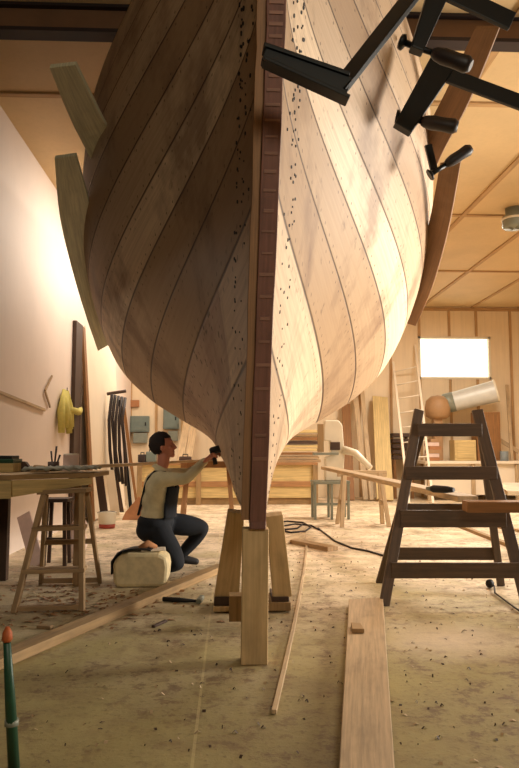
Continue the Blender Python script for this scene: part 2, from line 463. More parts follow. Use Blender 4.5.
# dark fastening heads down the plank ends beside the post
for side in (-1, 1):
    m = MB()
    for i in range(190):
        s = (i+random.random())/190*.98; off = random.choice((.095, .118, .140, .150)) + random.uniform(-.008, .008)
        u = .004; z0, y0, _ = interp(POST, s)
        while u < .5:
            pq = hull_pt(u, s, side)
            if abs(pq.x-post_x(pq.z, pq.y)) > off: break
            u += .003
        p = hull_pt(u, s, side); q = hull_pt(u+.01, s, side); r = hull_pt(u, min(s+.01, 1), side)
        nn = (q-p).cross(r-p).normalized()*(-side if side < 0 else -1)
        if nn.y > 0: nn = -nn
        rr = random.uniform(.005, .011)
        m.tube([p-nn*.004, p+nn*.004], rr, 6)
    m.build('fastening_heads', 'black', hull, kind='stuff')
# keel along the bottom
k0 = prof[0]
m = MB(); k1 = V((post_x(.7, 11.2), 11.2, .72))
m.beam(k0+V((.0075, -.049, .0)), V((k1.x, 11.2, .74)), .085, .1)
m.build('keel', 'post', hull, bevel=.006)
# sheer clamp timbers inside the rim
for side in (-1, 1):
    pts = [hull_pt(u/20, .985, side) + V((-side*.07, 0, 0)) for u in range(2, 37)]
    MB().ribbon([p-V((0, 0, .07)) for p in pts], [p+V((0, 0, .07)) for p in pts], .04).build('sheer_clamp', 'timber', hull)
# loose strakes standing out from the sides, not yet bent home
def strake(rows, mat, lab):
    Aq = [at(r[0], r[1], r[4]) for r in rows]; Bq = [at(r[2], r[3], r[5]) for r in rows]
    def sm(P):
        out = []
        for i in range(len(P)-1):
            for k in range(5):
                h = k/5; p0, p1, p2, p3 = P[max(i-1, 0)], P[i], P[i+1], P[min(i+2, len(P)-1)]
                out.append(.5*((2*p1)+(p2-p0)*h+(2*p0-5*p1+4*p2-p3)*h*h+(3*p1-p0-3*p2+p3)*h**3))
        return out+[P[-1]]
    MB().ribbon(sm(Aq), sm(Bq), .028).build('loose_strake', mat, hull, label=lab, bevel=.003)
strake([(55, 157, 76, 154, 5.1, 5.0), (60, 215, 90, 205, 5.9, 5.7), (72, 268, 97, 250, 6.6, 6.4), (86, 315, 104, 300, 7.2, 7.0), (98, 350, 116, 340, 7.8, 7.6)], 'strake', 'pale loose strake end')
strake([(50, 66, 76, 63, 4.3, 4.2), (72, 120, 100, 112, 4.9, 4.7), (94, 165, 120, 150, 5.5, 5.3), (112, 210, 136, 200, 6.1, 5.9)], 'strake', 'pale loose strake end')
strake([(461, 161, 440, 164, 5.0, 5.1), (448, 232, 429, 225, 5.8, 5.9), (432, 288, 412, 280, 6.6, 6.7), (416, 325, 398, 320, 7.4, 7.5)], 'strake_brown', 'brown loose strake end')
strake([(500, 27, 476, 27, 4.2, 4.3), (470, 100, 446, 92, 4.8, 4.9), (440, 158, 415, 152, 5.4, 5.5), (424, 200, 396, 195, 6.0, 6.1)], 'strake_brown', 'brown loose strake end')

# ------------------------------------------------------------------ stand under the sternpost
d0 = 3.70
pb = fl(255, 660); pt = V((.137, d0, .57))
MB().beam((.130, d0+.075, 0), (.137, d0+.075, .688), .138, .13, (0, 1, 0)).build('support_post', 'prop', bevel=.005)
tag(bpy.data.objects['support_post'], 'square upright timber post standing under the foot of the sternpost', 'post')
def put(name, mb, mat, label, cat, group=None, bevel=.004):
    return tag(mb.build(name, mat, bevel=bevel), label, cat, group)
put('shore_timber', MB().beam(at(226.5, 596, 4.95), at(236, 511, 4.85), .17, .10, (0, 1, 0), w1=.115), 'prop',
    'leaning shore timber left of the sternpost, its foot on a dark block', 'timber')
put('shore_timber', MB().beam(at(282, 595, 4.95), at(274, 514, 4.85), .13, .10, (0, 1, 0), w1=.115), 'prop',
    'leaning shore timber right of the sternpost, its foot on a wide block', 'timber')
def block(px0, py0, px1, py1, d, dep, mat, label):
    p, q = at(px0, py1, d), at(px1, py0, d)
    return put('wood_block', MB().box((p.x, d, max(p.z, 0)), (q.x, d+dep, q.z)), mat, label, 'block')
block(214, 597, 240, 606, 4.88, .3, 'shade_wood', 'thin dark wood block under the foot of the left shore timber')
block(272, 597, 289, 602, 4.88, .3, 'shade_wood', 'thin dark wedge on the wide block under the right shore timber')
block(213, 606.5, 250, 612, 4.86, .35, 'prop', 'flat pale wood packing lowest under the left shore timber')
block(268, 602.5, 291, 611, 4.86, .35, 'old', 'wide wood block lowest under the right shore timber')
block(229, 596, 243, 622, 4.4, .12, 'old', 'small wood block just left behind the upright post')

# ------------------------------------------------------------------ bar clamps up on the hull
def clamp(loc, label):
    return thing('bar_clamp', loc, label, 'clamp', 'clamps on the hull')
def screw(par, tip, end, r, hr, hfrac=.55):
    tip, end = V(tip), V(end); mid = tip.lerp(end, 1-hfrac)
    s_ = MB(); s_.tube([tip, mid], r, 8); s_.lathe(tip, [(r*2.4, -.006), (r*2.6, .006), (r, .02)], 10, end-tip)
    so = s_.build('screw', 'iron', par)
    d = (end-mid); L = d.length
    MB().lathe(mid, [(hr*.55, 0), (hr*.8, L*.1), (hr, L*.3), (hr*.95, L*.6), (hr*1.05, L*.88), (hr*.7, L)], 12, d).build('handle', 'handle', so)
dA = 2.66
c = clamp(at(345, 90, dA), 'largest dark bar clamp whose long jaw lies across the sternpost')
j0, j1 = at(263, 57, dA-.02), at(348, 90, dA)
jw = MB(); jw.beam(j0, j1, .05, .055, (0, 0, 1), h1=.085); jw.beam(j0+V((0, 0, .035)), j1+V((0, 0, .05)), .075, .018, (0, 0, 1)); jw.beam(j0-V((0, 0, .02)), j1-V((0, 0, .045)), .075, .016, (0, 0, 1))
jw.build('fixed_jaw', 'iron', c, bevel=.004)
MB().beam(at(338, 90, dA), at(432, -30, dA+.1), .024, .082, (1, 0, 1)).build('bar', 'iron', c, bevel=.003)
dB = 2.95
c = clamp(at(432, 30, dB), 'dark bar clamp cut by the top edge, its bar slanting to the right')
MB().beam(at(440, -12, dB), at(416, 52, dB), .06, .10, (1, 0, 0), h1=.06).build('sliding_jaw', 'iron', c, bevel=.006)
MB().beam(at(436, -14, dB), at(512, 22, dB), .024, .085, (0, 0, 1)).build('bar', 'iron', c, bevel=.003)
screw(c, at(402, 42, dB+.02), at(471, 66, dB-.08), .014, .037)
h = hull_hit(398, 122); hp = h[0] if h else at(398, 122, 4.2)
dC = max(min(hp.y-.12, 4.2), 3.0)
c = clamp(at(432, 70, dC), 'dark bar clamp with jaw against starboard planking, bar running off right')
MB().beam(at(441, 66, dC), at(402, 130, dC), .08, .17, (1, 0, 0), h1=.12).build('sliding_jaw', 'iron', c, bevel=.008)
MB().beam(at(428, 68, dC), at(540, 110, dC-.1), .03, .092, (0, 0, 1)).build('bar', 'iron', c, bevel=.003)
screw(c, at(397, 117, dC+.02), at(458, 127, dC-.06), .018, .046, .6)
MB().tube([at(402, 40, dC), at(430, 52, dC), at(447, 60, dC)], .014, 8).build('screw', 'iron', c)
dD = 4.7
c = clamp(at(431, 170, dD), 'small dark clamp gripping the starboard plank edge, lowest of the clamps')
MB().beam(at(428, 145, dD), at(434, 170, dD), .03, .05, (1, 0, 0)).build('fixed_jaw', 'iron', c, bevel=.004)
screw(c, at(430, 175, dD), at(471, 148, dD-.05), .017, .04, .62)

# ------------------------------------------------------------------ left side: bench, step stand, wall things
bench = thing('workbench', (-1.7, 5.3, 0), 'long timber workbench along the left wall with tools and cloth on it', 'workbench')
bt_z = .93
pts = [(XL+.02, 4.75), (-1.5, 4.9), (-1.02, 5.35), (-1.0, 5.9), (XL+.02, 6.4)]
MB().prism([(x, y, bt_z-.035) for x, y in pts], (0, 0, .035)).build('bench_top', 'old', bench, bevel=.004)
ap = MB()
ap.beam((XL+.03, 4.775, bt_z-.10), (-1.5, 4.925, bt_z-.10), .03, .125); ap.beam((-1.5, 4.925, bt_z-.095), (-1.04, 5.36, bt_z-.062), .03, .115, h1=.045)
ap.build('apron', 'yellow', bench, bevel=.003)
p = fl(13.5, 574)
MB().beam((p.x, 6.15, 0), (p.x, 6.15, bt_z-.036), .075, .075, (0, 1, 0)).build('leg', 'shade_wood', bench, bevel=.003)
MB().beam((XL+.08, 4.95, 0), (XL+.08, 4.95, bt_z-.036), .07, .07, (0, 1, 0)).build('leg', 'shade_wood', bench, bevel=.003)
MB().beam((-1.25, 5.9, 0), (-1.25, 5.9, bt_z-.036), .05, .05, (0, 1, 0)).build('leg', 'step', bench, bevel=.003)

st = thing('step_stand', fl(50, 605), 'small wooden step ladder standing open under the end of the left workbench', 'step ladder')
zt = .80
fl_, fr_ = fl(14, 613), fl(82, 611); bl_, br_ = fl(41, 584), fl(100, 583)
tl, tr = at(44, 495, 5.12), at(82, 493, 5.12); tbl, tbr = at(46, 496, 5.28), at(87, 494, 5.28)
for p_, q_ in ((fl_, tl), (fr_, tr)): MB().beam(p_, q_, .035, .06, (0, 1, 0)).build('rail', 'step', st, bevel=.003)
for p_, q_ in ((bl_, tbl), (br_, tbr)): MB().beam(p_, q_, .03, .04, (0, 1, 0)).build('rear_leg', 'step', st, bevel=.003)
for k in (.34, .70): 
    A_, B_ = fl_.lerp(tl, k), fr_.lerp(tr, k)
    MB().beam(A_+V((-.02, .03, 0)), B_+V((.02, .03, 0)), .13, .028).build('tread', 'step', st, bevel=.003)
MB().beam(fl_.lerp(tl, .035), fr_.lerp(tr, .035), .05, .03).build('crossbar', 'step', st, bevel=.003)
for k in (.04, .5):
    MB().beam(bl_.lerp(tbl, k), br_.lerp(tbr, k), .02, .04).build('crossbar', 'step', st, bevel=.003)
MB().beam(tl+V((-.04, .06, .02)), tr+V((.04, .06, .02)), .22, .03).build('top_step', 'step', st, bevel=.003)

uf = thing('frame_stool', fl(54, 566), 'dark narrow stool frame standing under the left workbench behind the step ladder', 'stool')
p = fl(54, 566)
for sx in (-.08, .08):
    for sy in (-.1, .1): MB().beam(p+V((sx*1.25, sy+.1, 0)), p+V((sx, sy*.8+.1, .60)), .032, .032, (0, 1, 0)).build('leg', 'shade_wood', uf)
MB().box(p+V((-.12, -.03, .60)), p+V((.12, .23, .635))).build('seat', 'shade_wood', uf, bevel=.005)
MB().beam(p+V((-.09, .01, .25)), p+V((.09, .01, .25)), .02, .03).build('stretcher', 'shade_wood', uf)
p = fl(72, 560)
m = MB(); m.sphere(p+V((0, .1, .16)), .17, (.75, .6, .95), 14); m.sphere(p+V((.05, .08, .33)), .09, (.9, .7, .9), 12)
put('cloth_bundle', m, 'pink', 'pale cloth bundle on the floor under the left workbench', 'bundle', bevel=0)
p = fl(38, 566)
put('wood_offcut', MB().beam(p, p+V((-.25, .35, .45)), .14, .03, (0, 1, 0)), 'pink', 'pale offcut leaning under the left workbench', 'offcut')
# things on the bench
def on(x0, y, w, dep, h, z, name, mat, label, cat):
    return put(name, MB().box((x0, y, z), (x0+w, y+dep, z+h)), mat, label, cat)
q = bt_z+.001
X = lambda px, d: (px-230)/700*d
t = thing('tool_box', (X(5, 5.5), 5.5, q), 'dark open toolbox on the near end of the left workbench', 'toolbox')
MB().box((X(-14, 5.4), 5.4, q), (X(18, 5.4), 5.62, q+.07)).build('body', 'yellow', t, bevel=.004)
MB().box((X(-14, 5.4), 5.39, q+.07), (X(18, 5.4), 5.63, q+.10)).build('lid', 'green', t, bevel=.004)
MB().box((X(-12, 5.4), 5.41, q+.10), (X(16, 5.4), 5.6, q+.125)).build('tray', 'black', t, bevel=.004)
m = MB(); d = 5.6; x0 = X(22, d)
m.prism([(x0, d, q), (x0+.20, d, q), (x0+.20, d, q+.02), (x0+.09, d, q+.035), (x0+.06, d, q+.075), (x0+.035, d, q+.08), (x0, d, q+.02)], (0, .06, 0))
put('hand_plane', m, 'shade_wood', 'small dark wooden hand plane beside the toolbox on the left workbench', 'hand plane')
m = MB(); x0 = X(34, 5.45)
m.prism([(x0, 5.45, q), (x0+.13, 5.45, q), (x0+.12, 5.45, q+.045), (x0+.03, 5.45, q+.055)], (0, .09, 0))
put('wood_block', m, 'step', 'short wood offcut on the left workbench between hand plane and brush tin', 'block')
t = thing('brush_tin', (X(57, 5.75), 5.75, q), 'dark tin of brushes standing on the left workbench', 'tin')
MB().lathe((X(57, 5.75), 5.75, q), [(.045, 0), (.045, .075), (.04, .075), (.04, .01)], 16).build('tin', 'shade_wood', t)
for k, (dx, dz) in enumerate(((-.015, .16), (.012, .20), (.03, .13))):
    b_ = V((X(57, 5.75), 5.75, q))
    MB().tube([b_+V((dx*.4, .005*k, .02)), b_+V((dx*1.5, .01*k, dz))], [.006, .008], 6).build('brush', 'cord_b', t)
t = thing('paint_tin', (X(74, 5.7), 5.7, q), 'pale pink paint tin near the far end of the left workbench', 'tin')
MB().lathe((X(74, 5.7), 5.7, q), [(.062, 0), (.064, .01), (.062, .015), (.062, .125), (.065, .13)], 20).build('body', 'pink', t)
MB().lathe((X(74, 5.7), 5.7, q+.131), [(.06, 0), (.06, .008), (.05, .01), (.0, .006)], 20).build('lid', 'white_metal', t)
m = MB(); nx, ny = 22, 10; g = []
for i in range(nx+1):
    r_ = []
    for j in range(ny+1):
        x = -1.46+.45*i/nx; y = 5.0+.34*(i/nx)+.28*j/ny
        r_.append(m.bm.verts.new((x, y, q+.012+.022*abs(math.sin(i*.9+j*.7))*(1 if 0 < j < ny else .3)+.015*random.random())))
    g.append(r_)
for i in range(nx):
    for j in range(ny): m.face([g[i][j], g[i+1][j], g[i+1][j+1], g[i][j+1]], [(0, 0)]*4, True)
o = put('dust_sheet', m, 'cloth_grey', 'crumpled grey cloth lying along the edge of the left workbench', 'cloth', bevel=0)
md = o.modifiers.new('t', 'SOLIDIFY'); md.thickness = .008; md.offset = 1
put('timber_batten', MB().beam((-1.42, 5.72, q+.018), (-.22, 9.9, .962), .06, .03), 'timber',
    'long pale batten running from the left workbench to the bench behind the kneeling man', 'batten')
# on the left wall
wx = XL+.02
def wl(px, py): # on the wall plane
    r = ray(px, py); return EYE + r*((wx-EYE.x)/r.x)
put('wood_strip', MB().beam(wl(-6, 390), wl(45, 410), .02, .035, (0, 0, 1)), 'timber', 'slanting pale wooden strip fixed on the white left wall', 'strip')
m = MB(); pp = [wl(52, 376), wl(45, 391), wl(50, 407)]
m.beam(pp[0], pp[1], .02, .03, (0, 1, 0)); m.beam(pp[1], pp[2], .02, .03, (0, 1, 0))
put('wood_bracket', m, 'step', 'small angled wooden bracket hung on the left wall above the strip', 'bracket')
yc = wl(63, 410); t = thing('hanging_cloth', yc, 'yellow cloth hanging from a hook on the left wall', 'cloth')
m = MB()
for k in range(7):
    dy = (k-3)*.10; top = yc+V((.03, dy*.35, .27)); bot = yc+V((.06+.02*math.sin(k*2), dy, -.22-.1*math.cos(k*1.3)))
    m.tube([top, top.lerp(bot, .5)+V((.03*math.sin(k), dy*.3, 0)), bot], [.02, .055, .045], 8)
m.build('cloth', 'cloth_yellow', t)
m = MB(); m.tube([yc+V((.05, .0, .02)), yc+V((.10, .55, .0)), yc+V((.06, .85, .06))], [.04, .05, .035], 8); m.build('sleeve', 'cloth_yellow', t)
MB().tube([yc+V((0, 0, .27)), yc+V((.05, 0, .27)), yc+V((.05, 0, .31))], .008, 6).build('hook', 'iron', t)
# boards and sheets leaning on the left wall
def lean(name, b0, b1, t0, t1, th, mat, label, cat, group=None):
    m = MB(); m.ribbon([b0, t0], [b1, t1], th)
    return tag(m.build(name, mat, bevel=.002), label, cat, group)
put('gap_strip', MB().box((XL+.002, 10.28, .001), (XL+.06, 10.72, 3.0)), 'shade_wood', 'tall dark strip for the shaded gap on the left wall beside the white sheet', 'board')  # dark strip stands in for the shade in a gap between boards
lean('white_sheet', V((-2.1, 11.0, .02)), V((-2.0, 13.6, .02)), V((XL+.03, 11.0, 3.05)), V((XL+.05, 13.6, 3.05)), .02, 'white_ply',
     'tall white panel leaning against the left wall beside the hull', 'panel')
lean('leaning_board', V((-2.08, 10.78, .015)), V((-2.07, 10.95, .015)), V((XL+.03, 10.78, 3.0)), V((XL+.03, 10.95, 3.0)), .04, 'brown',
     'narrow brown board leaning at the near edge of the tall white panel', 'board')
for i, (pa, pw, top, mat, lb) in enumerate(((101, 8, 478, 'shade_wood', 'short dark board leaning under the white panel, nearest the step ladder'),
     (111, 9, 474, 'white_ply', 'short white board leaning low between the dark boards by the white panel'),
     (119, 5, 480, 'shade_wood', 'narrow dark board leaning low, second of the short dark boards by the white panel'),
     (127, 9, 472, 'white_ply', 'short pale board leaning low behind the white bucket, farthest right of the short boards'))):
    d = 11.0+i*.6; y0 = 450+770/d
    p0, p1 = at(pa, y0-1, d), at(pa+pw, y0-1, d); d2 = d
    t0, t1 = at(pa-6, top-4, d2), at(pa-6+pw, top-4, d2)
    lean('short_board', p0, p1, t0, t1, .02, mat, lb, 'board')
# dark bars and hoses hung by the corner
rk = thing('hanging_hoses', at(116, 400, 12.2), 'dark tangle of hoses and straps hanging at the far end of the white panel', 'hoses')
m = MB()
for k in range(5):
    px = 110+k*3.3; d = 12.2
    m.tube([at(px+2, 394+k, d), at(px-1, 420, d-.05*k), at(px+1.5*math.sin(k*2), 450, d-.1), at(px+3, 478+2*k, d-.06*k)], .028, 6)
m.build('hose', 'cord_b', rk)
MB().tube([at(107, 394, 12.32), at(126, 391, 12.32)], .03, 8).build('rail', 'shade_wood', rk)
for k, (x0, x1, lb) in enumerate(((120, 131, 'thin dark rod leaning in the back left corner by the hoses'), (124, 137, 'brown stick leaning in the back left corner right of the hoses'))):
    put('leaning_rod', MB().beam(at(x1, 450+770/12.7, 12.7+.3*k), at(x0, 400+8*k, 12.9+.3*k), .06, .03, (0, 1, 0)), ('iron', 'brown')[k], lb, 'rod')
bk = fl(107, 528)
t = thing('paint_bucket', bk, 'small white bucket with a red band on the floor below the leaning boards', 'bucket')
MB().lathe(bk, [(.11, 0), (.115, .06)], 20).build('band', 'red_band', t)
MB().lathe(bk, [(.115, .06), (.13, .22), (.135, .225), (.125, .225)], 20).build('body', 'white_metal', t)
MB().tube([bk+V((math.cos(k/10*math.pi)*.135, -.03, .21+math.sin(k/10*math.pi)*.03)) for k in range(11)], .004, 6).build('handle', 'iron', t)
m = MB(); p = fl(130, 520)
m.prism([p+V((-.13, 0, 0)), p+V((.2, 0, 0)), p+V((.24, .05, .30)), p+V((.12, .08, .36)), p+V((-.08, .04, .12))], (0, .03, 0))
put('card_scrap', m, 'card', 'brown torn cardboard standing on the floor behind the kneeling man', 'cardboard')

# ------------------------------------------------------------------ back wall, left of the keel
def wallbox(px0, py0, px1, py1, dep, name, mat, label, cat, extra=True):
    d = YB-.03-dep; p, q = at(px0, py1, d), at(px1, py0, d)
    t = thing(name, (p.x, d, p.z), label, cat)
    MB().box((p.x, d, p.z), (q.x, YB-.001, q.z)).build('case', mat, t, bevel=.01)
    if extra:
        MB().box((p.x+.03, d-.012, p.z+.03), (q.x-.03, d-.001, q.z-.03)).build('door', mat, t, bevel=.004)
        MB().box((q.x-.09, d-.03, (p.z+q.z)/2-.04), (q.x-.06, d-.013, (p.z+q.z)/2+.04)).build('latch', 'iron', t)
    return t
wallbox(130, 416, 149, 432, .12, 'switch_box', 'teal', 'grey electrical switch box on the back wall, left one of two', 'electrical box')
wallbox(163, 408, 179, 429, .14, 'switch_box', 'teal', 'larger grey electrical box on the back wall just above the kneeling man', 'electrical box')
wallbox(133, 433, 147, 443, .1, 'socket_box', 'grey_metal', 'small grey box on the back wall below the left switch box', 'electrical box', False)
wallbox(168, 431, 178, 441, .1, 'socket_box', 'grey_metal', 'small grey box on the back wall below the larger switch box', 'electrical box', False)
wallbox(129, 400, 139, 407, .06, 'socket_box', 'card', 'small tan box high on the back wall left of the hull', 'electrical box', False)
# workbench behind
wb = thing('workbench', (0, 14.9, 0), 'long yellow plywood workbench across the back of the shop behind the keel', 'workbench')
zt = at(280, 462.5, 14.2).z; x0, x1 = at(137, 470, 14.2).x, at(318, 470, 14.2).x
MB().box((x0, 14.2, zt-.05), (x1, 15.2, zt)).build('bench_top', 'red', wb, bevel=.005)
MB().box((x0+.02, 14.26, .14), (x1-.02, 14.29, zt-.05)).build('front_panel', 'yellow', wb)
MB().box((x0, 14.235, .36), (x1, 14.258, .47)).build('rail', 'red', wb, bevel=.004)
MB().box((x0+.02, 14.3, 0), (x1-.02, 15.1, .138)).build('plinth', 'old', wb)
for i in range(4):
    x = x0+.05+(x1-x0-.1)*i/3
    MB().box((x-.05, 14.2, 0), (x+.05, 14.232, zt-.051)).build('leg', 'old', wb, bevel=.004)
# nearer sawhorse carrying the batten, behind the man
def sawhorse(cx, cy, w, z, label, mat='old', leg_s=.22):
    t = thing('sawhorse', (cx, cy, 0), label, 'sawhorse')
    MB().box((cx-w/2, cy-.045, z-.09), (cx+w/2, cy+.045, z)).build('beam', mat, t, bevel=.004)
    for sx in (-1, 1):
        for sy in (-1, 1):
            MB().beam((cx+sx*(w/2-.02), cy+sy*leg_s, 0), (cx+sx*(w/2-.10), cy+sy*.03, z-.02), .06, .035, (0, 1, 0)).build('leg', mat, t, bevel=.003)
        MB().box((cx+sx*(w/2-.07)-.012, cy-.15, .3), (cx+sx*(w/2-.07)+.012, cy+.15, .37)).build('brace', mat, t, bevel=.003)
    return t
sawhorse(-.30, 9.75, .75, .945, 'wooden sawhorse behind the kneeling man, under the far end of the long batten', 'red')
# leaning planks by the wall
for i, (px, tx, top, lb) in enumerate(((180, 187, 419, 'pale plank leaning on the back wall right of the electrical boxes, left of the pair'),
                                       (188, 195, 421, 'pale plank leaning on the back wall right of the electrical boxes, right of the pair'))):
    put('leaning_plank', MB().beam(at(px, 462, 15.05), at(tx, top, 16.2), .15, .03, (0, 1, 0)), 'timber', lb, 'plank')
# clutter on the far bench, left part
for i, (px, w_, h_, mat, nm, lb, ca) in enumerate((
        (138, .16, .16, 'cord_b', 'tool_case', 'dark tool case on the far bench below the small grey box', 'case'),
        (146, .20, .22, 'teal', 'tool_case', 'grey case on the far bench left of the kneeling man', 'case'),
        (179, .25, .12, 'shade_wood', 'tool_case', 'low dark case on the far bench between man and pale planks', 'case'))):
    p = at(px, 462, 14.5)
    t = thing(nm, (p.x, 14.5, zt), lb, ca)
    MB().box((p.x, 14.45, zt), (p.x+w_, 14.7, zt+h_)).build('body', mat, t, bevel=.02)
    MB().tube([(p.x+w_*.3, 14.57, zt+h_-.01), (p.x+w_*.3, 14.57, zt+h_+.04), (p.x+w_*.7, 14.57, zt+h_+.04), (p.x+w_*.7, 14.57, zt+h_-.01)], .012, 6).build('handle', 'black', t)
# boards stacked right of the keel
for lay in range(9):
    for k in range(2):
        d = 14.35+k*.24; z = zt+.001+lay*.075
        xa = at(276, 450, d).x+random.uniform(-.05, .05); xb = at(321, 450, d).x+random.uniform(-.08, .03)
        put('stacked_board', MB().box((xa, d, z), (xb, d+.2, z+random.uniform(.045, .068))), random.choice(('old', 'yellow', 'shade_wood', 'step', 'brown')),
            'rough board in the stack on the far workbench right of the keel', 'board', 'boards stacked on the far workbench', bevel=.003)

# ------------------------------------------------------------------ bandsaw on its stand
db = 11.2; s_ = db/700
bx0, bx1 = X(313, db), X(350, db)
bs = thing('band_saw', (X(332, db), db, 0), 'white bench band saw on a grey legged stand right of the keel', 'band saw')
zs = at(330, 481, db).z
stand = MB().box((bx0, db-.02, zs-.05), (bx1, db+.42, zs)).build('stand_top', 'grey_metal', bs, bevel=.005)
for x in (bx0+.03, (bx0+bx1)/2, bx1-.03):
    for y in (db+.01, db+.39):
        MB().beam((x, y, 0), (x, y, zs-.05), .04, .04, (0, 1, 0)).build('leg', 'grey_metal', bs, bevel=.003)
MB().box((bx0+.03, db+.0, .22), (bx1-.03, db+.02, .26)).build('stretcher', 'grey_metal', bs)
xa, xb = X(325, db), X(344, db)
z0, zm, z1 = zs, at(330, 452, db).z, at(330, 420, db).z
zz = lambda py: at(330, py, db).z
cab = [(xa+.02, db+.1, zs+.001), (xb, db+.1, zs+.001), (xb+.03, db+.1, zz(455)), (xb, db+.1, zz(425)), (xb-.06, db+.1, z1), (xa+.02, db+.1, z1), (xa, db+.1, zz(428)), (xa, db+.1, zz(440)), (xa+.11, db+.1, zz(441)), (xa+.11, db+.1, zz(455)), (xa+.02, db+.1, zz(458))]
MB().prism(cab, (0, .22, 0)).build('frame', 'white_metal', bs, bevel=.015)
MB().box((X(313, db), db-.1, zz(455)), (X(338, db), db+.09, zz(452.5))).build('table', 'grey_metal', bs, bevel=.003)
MB().box((X(318, db), db+.0, zz(452)), (X(324, db), db+.05, zz(424))).build('blade_guard', 'old', bs, bevel=.003)
MB().box((X(331, db), db+.06, zz(450)), (X(341, db), db+.099, zz(442))).build('motor_cover', 'shade_wood', bs, bevel=.006)
MB().tube([(X(345, db), db+.1, zz(450)), (X(356, db), db+.0, zz(453)), (X(369, db), db-.15, zz(468))], [.07, .055, .045], 10).build('dust_spout', 'white_metal', bs)

sawhorse(X(362, 10.3), 10.3, .72, .80, 'pale wooden sawhorse right of the band saw under the long plank', 'timber')
# long plank running from the sawhorse to the dark trestle ladder
pa, pb_ = V((X(326, 10.6), 10.6, .83)), at(468, 499, 5.25)
m = MB(); m.beam(pa, pb_, .16, .045); o = put('long_plank', m, 'timber', 'long pale plank slanting from the sawhorse down to the dark trestle ladder', 'plank')

# ------------------------------------------------------------------ right background
def leanb(px0, py0, d0_, px1, py1, d1_, w_, th, mat, name, label, cat):
    put(name, MB().beam(at(px0, py0, d0_), at(px1, py1, d1_), w_, th, (0, 1, 0)), mat, label, cat)
leanb(366, 500, 15.3, 355, 392, 16.35, .12, .05, 'timber', 'leaning_plank', 'pale narrow plank leaning on the back wall, first right of the band saw', 'plank')
leanb(372, 500, 15.2, 362, 390, 16.35, .10, .05, 'timber', 'leaning_plank', 'pale narrow plank leaning on the back wall, second right of the band saw', 'plank')
leanb(350, 500, 15.3, 346, 404, 16.35, .20, .04, 'brown', 'leaning_plank', 'brown plank leaning on the back wall directly behind the band saw', 'plank')
leanb(385, 500, 15.0, 380, 397, 16.3, .36, .05, 'yellow', 'wide_board', 'wide tan board standing against the back wall between band saw and slim ladder', 'board')
# rack with dark slats
d = 15.85; p, q_ = at(393, 461, d), at(414, 433, d)
rb = thing('slatted_rack', (p.x, d, 0), 'dark slatted timber rack against the back wall behind the slim ladder', 'rack')
for k in range(5):
    z = p.z+(q_.z-p.z)*(k+.3)/5; MB().box((p.x, d, z), (q_.x, d+.5, z+.085)).build('slat', 'shade_wood', rb, bevel=.004)
for x in (p.x+.02, q_.x-.08):
    MB().box((x, d+.505, 0), (x+.06, d+.56, q_.z)).build('upright', 'brown', rb)
    MB().box((x, d+.02, 0), (x+.06, d+.08, p.z+.03)).build('upright', 'brown', rb)
# long shelf-bench on the right
d = 15.3; zr = at(470, 461, d).z
rbn = thing('wall_bench', (5, d, 0), 'pale bench along the back wall behind the dark trestle ladder', 'bench')
xa, xb = at(425, 461, d-.1).x, 7.4
MB().box((xa, d-.1, zr-.06), (xb, YB-.03, zr)).build('bench_top', 'white_ply', rbn, bevel=.004)
MB().box((xa+.02, d, .12), (xb-.02, d+.03, zr-.06)).build('front_panel', 'white_ply', rbn)
for k in range(4):
    x = xa+.1+(xb-xa-.2)*k/3; MB().box((x-.04, d-.06, 0), (x+.04, d-.002, zr-.062)).build('leg', 'timber', rbn)
def oncrate(px0, py0, px1, name, mat, label, cat, dep=.4, lid=True):
    p, q_ = at(px0, 461, d+.2), at(px1, py0, d+.2)
    t = thing(name, (p.x, d+.2, zr), label, cat)
    MB().box((p.x, d+.2, zr+.001), (q_.x, d+.2+dep, q_.z)).build('body', mat, t, bevel=.01)
    if lid:
        MB().box((p.x+.05, d+.185, zr+.06), (q_.x-.05, d+.199, q_.z-.06)).build('front_panel', mat, t, bevel=.003)
for k in range(6):
    p, q_ = at(426, 461-3.6*k, d+.15), at(441, 461, d+.15)
    put('paper_pile', MB().box((p.x+random.uniform(0, .1), d+.1, zr+.001+.082*k), (q_.x-random.uniform(0, .06), d+.35, zr+.001+.082*k+.078)), ('card', 'pink', 'drum')[k % 3],
        'flat bundle in the pile on the pale bench under the dust collector', 'bundle', 'bundles piled on the pale bench')
oncrate(455, 440, 476, 'wooden_crate', 'yellow', 'yellowish wooden crate on the pale bench right of the bundles', 'crate')
oncrate(478, 412, 500, 'wall_cabinet', 'brown', 'tall brown cabinet on the pale bench below the white duct', 'cabinet')
p = at(504.5, 461, d+.1)
t = thing('paint_tin', (p.x, p.y, zr), 'pale blue tin on the pale bench right of the brown cabinet', 'tin')
MB().lathe((p.x, p.y, zr+.001), [(.09, 0), (.09, .2), (.095, .205)], 18).build('body', 'bluecan', t)
MB().lathe((p.x, p.y, zr+.207), [(.088, 0), (.088, .012), (.0, .014)], 18).build('lid', 'grey_metal', t)
leanb(512, 461, 15.6, 507, 385, 16.4, .07, .04, 'timber', 'leaning_strip', 'pale wooden strip leaning on the back wall right of the blue tin', 'strip')
leanb(500, 440, 15.9, 519, 452, 15.9, .09, .03, 'timber', 'shelf_strip', 'short slanting wooden strip on the pale bench near the right edge', 'strip')
